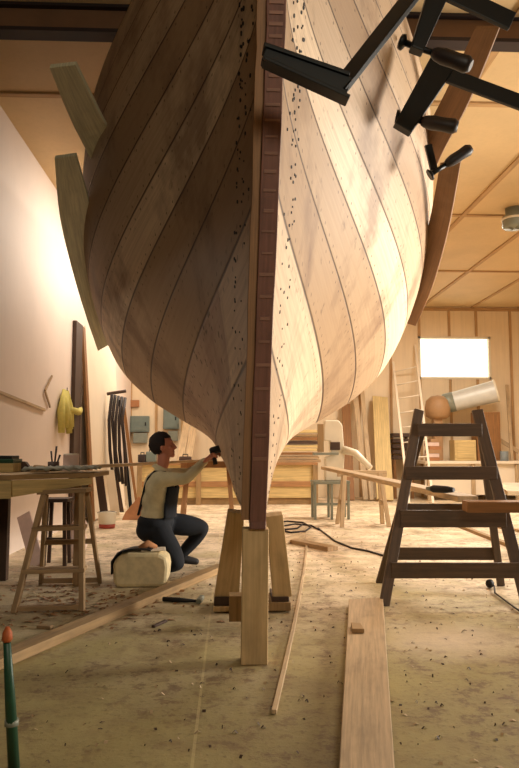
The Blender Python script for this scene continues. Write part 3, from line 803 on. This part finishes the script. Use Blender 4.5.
# dust collector with duct
dc = thing('dust_collector', at(438, 420, 14.3), 'tan dust collector drum with a wide white duct below the bright window', 'dust collector')
d = 15.85
e0, e1 = at(452, 402, d), at(496, 391, d-.3)
MB().lathe(at(438, 419, d), [(.18, 0), (.27, .06), (.29, .25), (.26, .42), (.15, .52), (.0, .55)], 24).build('drum', 'drum', dc)
MB().tube([e0, e0.lerp(e1, .5), e1], [.22, .235, .25], 24, cap=False).build('duct', 'duct', dc)
o = MB(); dd = (e1-e0).normalized(); o.tube([e1-dd*.02, e1+dd*.02], 0.268, 24); o.build('duct_rim', 'white_metal', dc)
MB().tube([e0+dd*.05, e0-dd*.12, e0-dd*.22-V((0, 0, .05)), at(440, 412, d)], [.23, .23, .19, .16], 18).build('elbow', 'grey_metal', dc)
MB().beam(at(437, 418, d)+V((0, 0, .01)), V((at(437, 418, d).x, d, zr+.003)), .2, .2, (0, 1, 0)).build('column', 'drum', dc, bevel=.02)
# slim ladder leaning on the back wall
la = thing('ladder', at(418, 492, 14.6), 'slim pale ladder leaning against the back wall below the window', 'ladder')
l0, l1, l2, l3 = fl(409, 503.5), at(393, 362, 16.4), fl(433, 503.5), at(415, 345, 16.4)
l1 = l0.lerp(l1, 1.0)
MB().beam(l0, l1, .05, .04, (0, 1, 0)).build('rail', 'white_ply', la); MB().beam(l2, l3, .05, .04, (0, 1, 0)).build('rail', 'white_ply', la)
for k in range(9):
    f = .08+k*.105; MB().tube([l0.lerp(l1, f), l2.lerp(l3, f*.92)], .016, 6).build('rung', 'white_ply', la)
# round ceiling vent
p = at(514, 213, 9.6)
cv = thing('ceiling_vent', (p.x, 9.6, ZC), 'round pale ventilator hanging from the ceiling at the right edge', 'ventilator')
MB().lathe((p.x, 9.6, ZC-.001), [(.12, 0), (.12, -.1), (.16, -.12), (.17, -.26), (.15, -.29), (.0, -.29)], 24).build('housing', 'grey_metal', cv)
MB().lathe((p.x, 9.6, ZC-.15), [(.176, 0), (.176, -.03)], 24).build('band', 'white_metal', cv)

# ------------------------------------------------------------------ dark trestle step ladder on the right
tl_ = thing('trestle_ladder', fl(445, 605), 'dark stained wooden trestle ladder standing open right of the boat', 'step ladder')
f0, f1 = fl(384, 606), fl(527, 604); g0, g1 = at(419, 410, 5.42), at(477, 410, 5.42)
r0, r1 = fl(379, 583), fl(501, 586); h0, h1 = at(424, 424, 5.46), at(480, 424, 5.46)
MB().beam(f0, g0, .075, .03, (0, 1, 0)).build('rail', 'ladder', tl_, bevel=.004)
MB().beam(f1, g1, .085, .03, (0, 1, 0)).build('rail', 'ladder', tl_, bevel=.004)
MB().beam(r0, h0, .055, .03, (0, 1, 0)).build('rear_leg', 'ladder', tl_, bevel=.004)
MB().beam(r1, h1, .06, .03, (0, 1, 0)).build('rear_leg', 'ladder', tl_, bevel=.004)
def on_rail(a_, b_, py):
    lo, hi = 0, 1
    def pyof(p):
        v = RM.transposed() @ (p-EYE); return H/2 - F*v.y/(-v.z)
    for _ in range(30):
        mid = (lo+hi)/2
        if pyof(a_.lerp(b_, mid)) > py: lo = mid
        else: hi = mid
    return a_.lerp(b_, lo)
def step(py, hh, dep, nm='tread', ext=.02):
    A_, B_ = on_rail(f0, g0, py), on_rail(f1, g1, py); d_ = (B_-A_).normalized()
    MB().beam(A_-d_*ext+V((0, -.016, 0)), B_+d_*ext+V((0, -.016, 0)), dep, hh).build(nm, 'ladder', tl_, bevel=.003)
step(430, .10, .03, ext=-.01); step(473, .10, .03); step(518.5, .125, .035, ext=.0); step(570, .11, .03, ext=.0)
A_, B_ = on_rail(r0, h0, 554), on_rail(r1, h1, 554)
MB().beam(A_+V((0, .02, 0)), B_+V((0, .02, 0)), .03, .10).build('rear_brace', 'ladder', tl_, bevel=.003)
A_, B_ = on_rail(r0, h0, 507), on_rail(r1, h1, 507)
MB().beam(A_+V((0, .02, 0)), B_+V((0, .02, 0)), .03, .05).build('rear_brace', 'ladder', tl_, bevel=.003)
MB().box((g0.x-.02, 5.41, g0.z-.15), (g1.x+.02, 5.50, g0.z-.12)).build('top_shelf', 'ladder', tl_, bevel=.003)
# short plank lying on the third tread, running off to the right
zt3 = on_rail(f0, g0, 518.5).z+.064
put('short_plank', MB().beam((X(466, 4.98), 5.0, zt3+.04), (3.1, 4.8, zt3+.05), .20, .075), 'brown', 'thick brown plank end lying on the third tread of the dark trestle ladder', 'plank')
# tool on the slanting plank
pl = pa.lerp(pb_, .9)+V((0, 0, .024))
dr = thing('hand_grinder', pl, 'long black power tool lying on the slanting plank inside the trestle ladder', 'power tool')
ax = (pb_-pa).normalized()
c0 = at(431, 493.5, 5.5); c1 = at(454, 495, 5.35)
zs_ = lambda p_: pa.lerp(pb_, (p_.y-pa.y)/(pb_.y-pa.y)).z + .05
c0.z = zs_(c0)+.01; c1.z = zs_(c1)+.01
MB().tube([c0, c0.lerp(c1, .12), c0.lerp(c1, .7), c1], [.02, .03, .028, .018], 12).build('body', 'black', dr)
MB().lathe(c0-(c1-c0).normalized()*.04, [(.012, 0), (.02, .045)], 10, c1-c0).build('collar', 'grey_metal', dr)
put('far_batten', MB().beam(fl(450, 522, .02), fl(540, 557, .02), .07, .04), 'old', 'weathered batten on the floor seen through the trestle ladder', 'batten')
put('far_batten', MB().beam(fl(478, 523, .02), fl(540, 534, .02), .09, .04), 'timber', 'pale batten on the floor right behind the trestle ladder', 'batten')
m = MB(); pz = at(500, 484, 7.4)
m.prism([at(498, 485, 7.3), at(507, 491, 7.0), at(560, 492, 7.0), at(560, 483, 7.8), at(504, 482.5, 7.8)], (0, 0, -.045))
tb = thing('round_end_table', (pz.x+.4, 7.4, 0), 'pale rounded table end at the right edge behind the trestle ladder', 'table')
m.build('table_top', 'timber', tb, bevel=.004)
for x_, y_ in ((pz.x+.45, 7.15), (pz.x+.45, 7.65)): MB().beam((x_, y_, 0), (x_, y_, at(507, 491, 7.0).z-.04), .05, .05, (0, 1, 0)).build('leg', 'old', tb)
# black ball-shaped caster and cord at right
p = fl(490, 588)
t = thing('extension_plug', p, 'black round plug with a cord on the floor under the trestle ladder', 'plug')
MB().sphere(p+V((0, 0, .035)), .035, (1, .8, 1)).build('body', 'black', t)
cc = [p+V((.03, -.01, .02))]+[fl(495+3*k, 593+2.2*k, .01) for k in range(10)]
MB().tube(cc, .007, 6).build('cord', 'cord_b', t)

# ------------------------------------------------------------------ floor things
def floor_beam(px0, py0, px1, py1, w, h, name, mat, label, cat, bevel=.004):
    p, q_ = fl(px0, py0), fl(px1, py1)
    return put(name, MB().beam(p+V((0, 0, h/2+.001)), q_+V((0, 0, h/2+.001)), w, h), mat, label, cat, bevel=bevel)
floor_beam(-14, 672, 222, 570, .11, .055, 'floor_timber', 'old', 'long timber lying on the floor from the left edge to the kneeling man', 'timber')
p0, p1, p2, p3 = fl(349, 602, .03), fl(383, 600, .03), fl(396, 790, .03), fl(338, 790, .03)
m = MB(); m.ribbon([p0, p0.lerp(p3, .5), p3], [p1, p1.lerp(p2, .5), p2], .04); put('floor_plank', m, 'timber', 'wide pale plank lying on the floor at bottom right, pointing at the viewer', 'plank')
m = MB(); p = fl(359, 633, .052)
m.prism([p+V((-.04, 0, 0)), p+V((.03, -.01, 0)), p+V((.035, .13, 0)), p+V((-.02, .15, 0))], (0, 0, .025)); put('wood_chip', m, 'old', 'small wood offcut lying on the wide floor plank', 'offcut')
pts = [fl(x_, y_, .012) for x_, y_ in ((307, 541), (305, 565), (300, 595), (293, 630), (284, 670), (274, 712))]
m = MB()
for i in range(len(pts)-1): m.beam(pts[i], pts[i+1], .022, .018)
put('thin_lath', m, 'timber', 'long thin lath lying on the floor right of the upright post', 'lath', bevel=.002)
floor_beam(284, 541, 333, 551, .14, .045, 'short_board', 'step', 'short board lying on the floor behind the thin lath', 'board')
floor_beam(281, 546, 303, 538, .07, .07, 'short_board', 'timber', 'pale short timber on the floor touching the right shore timber', 'timber')
# hammer on the floor
p, q_ = fl(163, 599, .018), fl(196, 601, .018)
hm = thing('hammer', fl(185, 600), 'hammer with dark handle lying on the floor beside the long timber', 'hammer')
MB().tube([p, p.lerp(q_, .4), q_], [.016, .018, .011], 10).build('handle', 'black', hm)
MB().beam(q_+V((.02, -.06, .008)), q_+V((.04, .09, .008)), .035, .035).build('head', 'grey_metal', hm, bevel=.008)
floor_beam(38, 628, 52, 629, .04, .02, 'wood_chip', 'step', 'small stick on the floor in front of the step ladder', 'offcut')
floor_beam(153, 628, 166, 622, .025, .015, 'wood_chip', 'shade_wood', 'thin dark chip on the floor below the long timber', 'offcut')
# cords
cp = [fl(285+16*k/14+18*math.cos(k*.9), 524+5*math.sin(k*.9)+k*.4, .012) for k in range(15)]
put('extension_cable', MB().tube(cp, .012, 6), 'cord_b', 'looped dark cord lying on the floor right of the sternpost', 'cord', bevel=0)
cp = [fl(x_, y_, .01) for x_, y_ in ((318, 528), (335, 541), (352, 548), (368, 551), (385, 556))]
put('extension_cable', MB().tube(cp, .011, 6), 'cord_b', 'dark cord running across the floor to the trestle ladder', 'cord', bevel=0)
# white padded block with dark strap
p = fl(112, 588); q_ = fl(168, 588); d = p.y
wbk = thing('plastic_drum', ((p.x+q_.x)/2, d+.15, 0), 'dirty white rounded plastic drum on the floor behind the kneeling man', 'drum')
m = MB(); x0, x1 = p.x, q_.x
m.prism([(x0+.03, d, .0), (x0+.005, d, .05), (x0, d, .19), (x0+.04, d, .25), (x0+.12, d, .275), (x1-.08, d, .27), (x1-.015, d, .235), (x1, d, .16), (x1-.01, d, .04), (x1-.05, d, 0)], (0, .30, 0))
o = m.build('body', 'plastic_white', wbk, bevel=.045); 
cl = thing('dark_jacket', (x0+.1, d+.1, .27), 'dark strap of cloth draped over the white drum', 'cloth')
m = MB(); e = [(x0-.012, .10), (x0-.014, .2), (x0+.035, .27), (x0+.12, .295), (x0+.2, .30), (x0+.3, .288)]
m.ribbon([V((x_, d+.03, z_)) for x_, z_ in e], [V((x_+.02, d+.20, z_)) for x_, z_ in e], .014); m.build('cloth', 'black', cl, bevel=.005)
MB().tube([(x0+.20, d+.08, .30), (x0+.27, d+.10, .335), (x0+.33, d+.16, .30)], [.02, .03, .018], 10).build('fold', 'card', cl)
m = MB(); m.ribbon([V((x0+.22, d+.04, .283)), V((x0+.42, d+.06, .285))], [V((x0+.24, d+.22, .283)), V((x0+.40, d+.24, .285))], .012)
put('white_rag', m, 'white_ply', 'small white rag lying on top of the plastic drum', 'rag')
# green stake at the bottom left
g0_, g1_ = fl(14, 768), at(7, 642, 2.42)
gs = thing('green_stake', g0_, 'green painted stake with an orange top standing at the left edge', 'stake')
MB().tube([V((g0_.x, g0_.y, 0)), g0_.lerp(g1_, .5), g1_], [.020, .018, .012], 12).build('shaft', 'green', gs)
MB().lathe(g1_, [(.012, 0), (.018, .01), (.016, .03), (.006, .05)], 12).build('knob', 'orange', gs)
MB().lathe(g0_.lerp(g1_, .35), [(.024, 0), (.024, .02)], 12).build('collar', 'grey_metal', gs)
# shavings: uncountable
def shavings(name, cnt, mat, area, label, smin, smax):
    m = MB()
    for _ in range(cnt):
        x_, y_ = area(); s0 = random.uniform(smin, smax); an = random.random()*math.pi
        dx, dy = math.cos(an)*s0, math.sin(an)*s0; w_ = s0*random.uniform(.25, .6); zb_ = .001
        q0 = V((x_, y_, zb_)); a1 = V((dx, dy, 0)); a2 = V((-dy, dx, 0)).normalized()*w_
        cv_ = random.uniform(.003, .012)
        vs = [m.bm.verts.new(q0-a1-a2), m.bm.verts.new(q0-a1+a2), m.bm.verts.new(q0+a2+V((0, 0, cv_))), m.bm.verts.new(q0-a2+V((0, 0, cv_))), m.bm.verts.new(q0+a1+a2), m.bm.verts.new(q0+a1-a2)]
        m.face([vs[0], vs[1], vs[2], vs[3]], [(0, 0)]*4); m.face([vs[3], vs[2], vs[4], vs[5]], [(0, 0)]*4)
    o = m.build(name, mat, kind='stuff'); tag(o, label, 'wood shavings'); o['kind'] = 'stuff'
def ar1():
    y_ = random.uniform(2.2, 7); return random.gauss(.75, .8), y_
def ar2():
    y_ = random.uniform(2.0, 10); return random.uniform(-1.9, 3.2), y_
def ar3():
    return random.gauss(-1.1, .35), random.gauss(5.3, .35)
shavings('wood_shavings', 420, 'shade_wood', ar1, 'dark wood chips scattered over the floor around the planks', .003, .013)
shavings('wood_shavings', 600, 'timber', ar2, 'pale wood shavings scattered over the whole floor', .004, .016)
shavings('wood_shavings', 260, 'brown', ar3, 'heap of brown shavings under the small step ladder', .01, .035)

# ------------------------------------------------------------------ the kneeling man
DM = 6.5
def mp(px, py, dy=0.0):                   # body points near the plane y = DM
    p = at(px, py, DM); return V((p.x, DM+dy, p.z))
J = {}; J['headc'] = mp(163.5, 449)
J['pelvis'] = mp(156, 523); J['spine'] = mp(157, 506); J['chest'] = mp(159.5, 488); J['neck'] = mp(162, 469); J['head0'] = mp(164, 461)
J['shR'] = mp(160, 478, -.17); J['elR'] = mp(188, 478, -.22); J['wrR'] = mp(204, 462, -.12)
J['shL'] = mp(162, 476, .17); J['elL'] = mp(190, 474, .2); J['wrL'] = mp(207, 459, .08)
J['hipR'] = mp(156, 524, -.09); J['knR'] = mp(181, 561, -.16); J['anR'] = mp(137, 562, -.10); J['toR'] = mp(124, 562, -.08)
J['hipL'] = mp(157, 523, .09); J['knL'] = mp(205, 530, .2); J['anL'] = mp(176, 560, .22); J['toL'] = mp(198, 565, .26)
J['knR'].z = .075; J['anR'].z = .07; J['toR'].z = .05; J['anL'].z = .09; J['toL'].z = .045
def skin_mesh(chains, sub=2):
    """chains: list of lists of (point, rx, ry); shared points are joined"""
    verts, edges, rad, idx = [], [], [], {}
    for ch in chains:
        prev = None
        for p, rx, ry in ch:
            key = tuple(round(c, 4) for c in p)
            if key not in idx: idx[key] = len(verts); verts.append(p); rad.append((rx, ry))
            i = idx[key]
            if prev is not None: edges.append((prev, i))
            prev = i
    me = bpy.data.meshes.new('tmp'); me.from_pydata([tuple(v) for v in verts], edges, [])
    ob = bpy.data.objects.new('tmp', me); COL.objects.link(ob)
    sk = ob.modifiers.new('s', 'SKIN'); sk.branch_smoothing = .6
    for i, sv in enumerate(me.skin_vertices[0].data): sv.radius = rad[i]; sv.use_root = (i == 0)
    sb = ob.modifiers.new('b', 'SUBSURF'); sb.levels = sub; sb.render_levels = sub
    dg = bpy.context.evaluated_depsgraph_get(); ev = ob.evaluated_get(dg); nm = bpy.data.meshes.new_from_object(ev)
    bpy.data.objects.remove(ob); bpy.data.meshes.remove(me); return nm
def lp(a_, b_, k): return J[a_].lerp(J[b_], k)
def limbs(g, torso=True, arms=True, legs=True):
    ch = []
    t = [(J['pelvis'], .16*g, .14*g), (J['spine'], .165*g, .135*g), (J['chest'], .175*g, .14*g)]
    if torso:
        ch.append(t+[(J['neck'], .075*g, .07*g)])
        if g <= 1: ch.append([(J['neck'], .08, .075), (J['head0'], .068, .064), (J['headc'], .066, .06)])
    if arms:
        for s_ in 'RL':
            ch.append([(J['chest'], .175*g, .14*g), (J['sh'+s_], .082*g, .075*g), (lp('sh'+s_, 'el'+s_, .5), .056*g, .056*g), (J['el'+s_], .046*g, .046*g), (lp('el'+s_, 'wr'+s_, .5), .042*g, .042*g), (J['wr'+s_], .029*g, .029*g)])
    if legs:
        for s_ in 'RL':
            ch.append([(J['pelvis'], .16*g, .14*g), (J['hip'+s_], .11*g, .11*g), (lp('hip'+s_, 'kn'+s_, .5), .095*g, .095*g), (J['kn'+s_], .074*g, .074*g), (lp('kn'+s_, 'an'+s_, .4), .06*g, .06*g), (J['an'+s_], .042*g, .042*g)])
    return ch
def fix_root(ch): return ch
man = thing('person', (J['pelvis'].x, DM, 0), 'dark-haired person in cream shirt and dark overalls kneeling and working at the keel', 'person')
parts = [skin_mesh(limbs(.88))]
# feet inside the boots are added with the boots; hands: palm plus five bent fingers
HT = {}
tool_c = at(211, 452, DM); tool_c.y = DM-.03
for s_, hand_dir, spread, curl in (('R', V((.75, .12, .62)), V((.2, .75, -.3)), V((.4, .5, -.5))), ('L', V((.8, -.25, .5)), V((0, .8, .2)), V((.3, -.6, -.4)))):
    w_ = J['wr'+s_]; hd = hand_dir.normalized(); sd = (spread - hd*spread.dot(hd)).normalized(); cu = (curl - hd*curl.dot(hd) - sd*curl.dot(sd)*.5).normalized()
    fr = w_; palm = w_+hd*.05; kn = w_+hd*.09
    parts.append(skin_mesh([[(fr, .026, .024), (palm, .040, .022), (kn, .041, .018)]]))
    for k in range(4):
        L = (.070, .078, .074, .058)[k]; b0 = palm + sd*((k-1.5)*.019) + hd*.012; b1 = kn+sd*((k-1.5)*.021)
        b2 = b1+hd*L*.42+cu*L*.12; b3 = b2+hd*L*.15+cu*L*.34; b4 = b3-hd*L*.12+cu*L*.24
        parts.append(skin_mesh([[(b0, .010, .010), (b1, .0098, .0098), (b2, .009, .009), (b3, .0085, .0085), (b4, .007, .007)]]))
    tb0 = w_+hd*.025; tb1 = tb0+sd*-.045+hd*.02+cu*.01; tb2 = tb1+hd*.032-sd*.012+cu*.018; tb3 = tb2+hd*.022+cu*.016
    parts.append(skin_mesh([[(tb0, .014, .014), (tb1, .013, .013), (tb2, .0105, .0105), (tb3, .008, .008)]]))
    HT[s_] = w_+hd*.10+cu*.03
# head
hc = mp(163.5, 446.5); HR = Matrix.Rotation(math.radians(-10), 3, 'Y')     # face turned right, tipped up a little
hm_ = MB()
hm_.sphere(hc+HR@V((-.012, 0, .022)), .1, (1.0, .78, 1.02), 24)
hm_.sphere(hc+HR@V((.025, 0, -.035)), .075, (.88, .78, 1.02), 20)          # jaw and cheeks
hm_.sphere(hc+HR@V((.066, 0, -.092)), .028, (.9, 1.0, .8), 12)            # chin
hm_.tube([hc+HR@V((.078, 0, .022)), hc+HR@V((.100, 0, -.012)), hc+HR@V((.108, 0, -.028)), hc+HR@V((.085, 0, -.036))], [.010, .013, .017, .012], 10)   # nose
hm_.sphere(hc+HR@V((.080, 0, .036)), .022, (.55, 2.4, .5), 12)            # brow
hm_.sphere(hc+HR@V((.082, 0, -.060)), .018, (.7, 1.5, .45), 12); hm_.sphere(hc+HR@V((.080, 0, -.071)), .018, (.7, 1.4, .45), 12)  # lips
for sy in (-1, 1):
    hm_.sphere(hc+HR@V((-.008, sy*.078, -.008)), .032, (.65, .35, 1.0), 14)  # ears
    hm_.sphere(hc+HR@V((.058, sy*.042, -.025)), .026, (.8, .8, .8), 12)
me = bpy.data.meshes.new('hd'); hm_.bm.to_mesh(me); hm_.bm.free(); parts.append(me)
def join(parts, name, mat, parent, voxel=None, smooth=3):
    bm = bmesh.new()
    for p_ in parts: bm.from_mesh(p_); bpy.data.meshes.remove(p_)
    o = V((0, 0, 0)); q = parent
    while q: o += q.location; q = q.parent
    for v in bm.verts: v.co -= o
    me = bpy.data.meshes.new(name); bm.to_mesh(me); bm.free()
    ob = bpy.data.objects.new(name, me); COL.objects.link(ob)
    if voxel:
        r_ = ob.modifiers.new('r', 'REMESH'); r_.mode = 'VOXEL'; r_.voxel_size = voxel
        c_ = ob.modifiers.new('c', 'SMOOTH'); c_.iterations = smooth; c_.factor = .5
        dg = bpy.context.evaluated_depsgraph_get(); nm = bpy.data.meshes.new_from_object(ob.evaluated_get(dg))
        ob.modifiers.clear(); ob.data = nm; bpy.data.meshes.remove(me); me = nm; me.name = name
    if voxel:
        bm = bmesh.new(); bm.from_mesh(me); seen = set(); isl = []
        for v in bm.verts:
            if v in seen: continue
            st_ = [v]; seen.add(v); grp = []
            while st_:
                q_ = st_.pop(); grp.append(q_)
                for e in q_.link_edges:
                    w_ = e.other_vert(q_)
                    if w_ not in seen: seen.add(w_); st_.append(w_)
            isl.append(grp)
        isl.sort(key=len); print('ISLANDS', name, [len(i) for i in isl][-6:])
        bmesh.ops.delete(bm, geom=[v for g_ in isl[:-1] for v in g_], context='VERTS'); bm.to_mesh(me); bm.free()
    me.materials.clear(); me.materials.append(M[mat])
    for p_ in me.polygons: p_.use_smooth = True; p_.material_index = 0
    ob.parent = parent; return ob
join(parts, 'body', 'skin', man, .0065, 2)
# shirt: torso and sleeves
sh = limbs(1.18, True, True, False)
for c_ in sh:
    pass
shm = skin_mesh(sh)
def lumps(rows):
    q = MB()
    for px_, py_, rx, ry, rz in rows: q.sphere(mp(px_, py_), 1.0, (rx, ry, rz), 20)
    me_ = bpy.data.meshes.new('l'); q.bm.to_mesh(me_); q.bm.free(); return me_
collar = MB(); collar.tube([J['neck']+V((-.02, 0, -.01)), J['neck']+V((-.004, 0, .028))], [.088, .068], 14)
cme = bpy.data.meshes.new('col'); collar.bm.to_mesh(cme); collar.bm.free()
join([shm, cme, lumps([(160, 486, .150, .185, .150), (157.5, 500, .148, .17, .15), (156.5, 514, .145, .165, .13), (161.5, 478, .115, .20, .085)])], 'shirt', 'shirt', man, .010, 4)
# overalls: legs, seat, bib and straps
ov = limbs(1.2, False, False, True)
ov.insert(0, [(J['pelvis'], .175, .15), (lp('pelvis', 'spine', .8), .178, .148)])
oparts = [skin_mesh(ov), lumps([(155.5, 522, .168, .185, .10), (154, 530, .165, .18, .12)])]
bm_ = MB()
ctr = [mp(157, 517), mp(157.5, 507), mp(159, 496), mp(160.5, 486)]
for a0, a1 in ((-62, 62),):
    A_, B_ = [], []
    cols = []
    for k in range(9):
        th = math.radians(a0+(a1-a0)*k/8)
        cols.append([c_ + V((.163*math.cos(th), .190*math.sin(th), 0)) for c_ in ctr])
    for k in range(8): bm_.ribbon(cols[k], cols[k+1], .03)
bmesh.ops.recalc_face_normals(bm_.bm, faces=bm_.bm.faces)
bme = bpy.data.meshes.new('bib'); bm_.bm.to_mesh(bme); bm_.bm.free(); oparts.append(bme)
join(oparts, 'overalls', 'denim', man, .011, 5)
for s_, dy in (('R', -.10), ('L', .10)):
    A_ = [mp(160.5, 487, dy)+V((.150, 0, 0)), mp(162, 478, dy)+V((.118, 0, 0)), mp(161.5, 471.5, dy)+V((.045, 0, 0)), mp(160, 471, dy)+V((-.04, 0, 0)), mp(160, 478, dy)+V((-.098, 0, 0)), mp(160, 488, dy*.8)+V((-.133, 0, 0)), mp(157, 504, dy*.4)+V((-.143, 0, 0)), mp(156, 515, dy*.2)+V((-.16, 0, 0))]
    MB().ribbon([p_-V((0, .018, 0)) for p_ in A_], [p_+V((0, .018, 0)) for p_ in A_], .016).build('strap', 'denim', man)
for s_ in 'RL':
    an, to = J['an'+s_], J['to'+s_]; d_ = (to-an).normalized()
    if s_ == 'L': bt_ = skin_mesh([[(an+V((0, 0, .05)), .05, .05), (an-d_*.02, .052, .05), (an.lerp(to, .55), .048, .042), (to, .042, .03)]])
    else: bt_ = skin_mesh([[(an-d_*.03, .05, .05), (an, .05, .05), (an.lerp(to, .6), .048, .042), (to-d_*-.06, .04, .032)]])
    join([bt_], 'boot', 'black', man)
# hair
hb = MB(); hb.sphere(hc+HR@V((-.022, 0, .03)), .108, (1.0, .83, 1.03), 28)
kill = []
for v in hb.bm.verts:
    l = HR.transposed() @ (v.co-hc)
    if (l.x > .035 and l.z < .062) or l.z < -.065 or (l.x > -.005 and l.z < .0): kill.append(v)
bmesh.ops.delete(hb.bm, geom=kill, context='VERTS')
for v in hb.bm.verts: v.co += (v.co-hc).normalized()*random.uniform(-.003, .006)
ho = hb.build('hair', 'hair', man, recalc=False); md = ho.modifiers.new('t', 'SOLIDIFY'); md.thickness = .018; md.offset = -1
# drill held in both hands
tc = (HT['R']+HT['L'])/2
gr = thing('power_drill', tc, 'black power drill held in both hands against the keel', 'power drill')
ax_ = V((.25, .0, 1.0)).normalized()
t0 = tc
MB().lathe(t0-V((.055, 0, -.05)), [(.022, 0), (.034, .02), (.036, .09), (.026, .12), (.014, .15)], 14, V((1, 0, .25))).build('motor_housing', 'black', gr)
MB().tube([t0+V((-.02, 0, .05)), t0+V((-.012, 0, 0)), t0+V((.0, 0, -.07))], [.022, .019, .022], 10).build('grip', 'black', gr)
MB().lathe(t0+V((.09, 0, .088)), [(.014, 0), (.016, .03), (.004, .036), (.004, .10)], 10, V((1, 0, .25))).build('chuck', 'grey_metal', gr)

# ------------------------------------------------------------------ light
wd = bpy.data.worlds.new('world'); S.world = wd; wd.use_nodes = True
bg = wd.node_tree.nodes['Background']; bg.inputs[0].default_value = (1, .93, .72, 1); bg.inputs[1].default_value = 5.0
def area(name, loc, to, sx, sy, e, col):
    l = bpy.data.lights.new(name, 'AREA'); l.shape = 'RECTANGLE'; l.size = sx; l.size_y = sy; l.energy = e; l.color = col
    o = bpy.data.objects.new(name, l); COL.objects.link(o); o.location = loc
    o.rotation_euler = (V(to)-V(loc)).to_track_quat('-Z', 'Y').to_euler(); return o
WARM = (1, .90, .76)
k = area('key_light_right', (7.3, 5.6, 2.1), (0, 6.3, 1.75), 2.2, 1.5, 440, (1, .92, .80)); k.data.spread = math.radians(90)  # unseen key light from the right; that wall has no window
area('shop_light_far', (4.2, 11.5, 4.4), (3.6, 11.5, 0), 2.4, 1.2, 560, WARM)
area('shop_light_left', (-1.0, 9.6, 4.3), (-2.3, 9.6, 1.2), 3.0, .5, 140, WARM)
area('shop_light_corner', (-.9, 13.4, 4.4), (-1.9, 12.8, 1.0), 2.0, 1.0, 210, WARM)
area('shop_light_mid', (4.8, 7.6, 4.4), (3.6, 7.6, 0), 2.0, 1.2, 110, WARM)
area('fill_light_bench', (-2.1, 5.5, 2.3), (-1.9, 5.5, 0), .25, .9, 22, WARM)  # added out of view to brighten the left bench, not a shop fitting
area('fill_light_near', (1.0, -2.0, 3.0), (.2, 3.6, 1.2), 1.6, .6, 125, (1, .90, .70))  # added behind the viewer to lift the foreground and port planking

S.view_settings.view_transform = 'Standard'; S.view_settings.look = 'None'
S.view_settings.exposure = -0.78; S.view_settings.gamma = 1.0; S.view_settings.use_curve_mapping = False
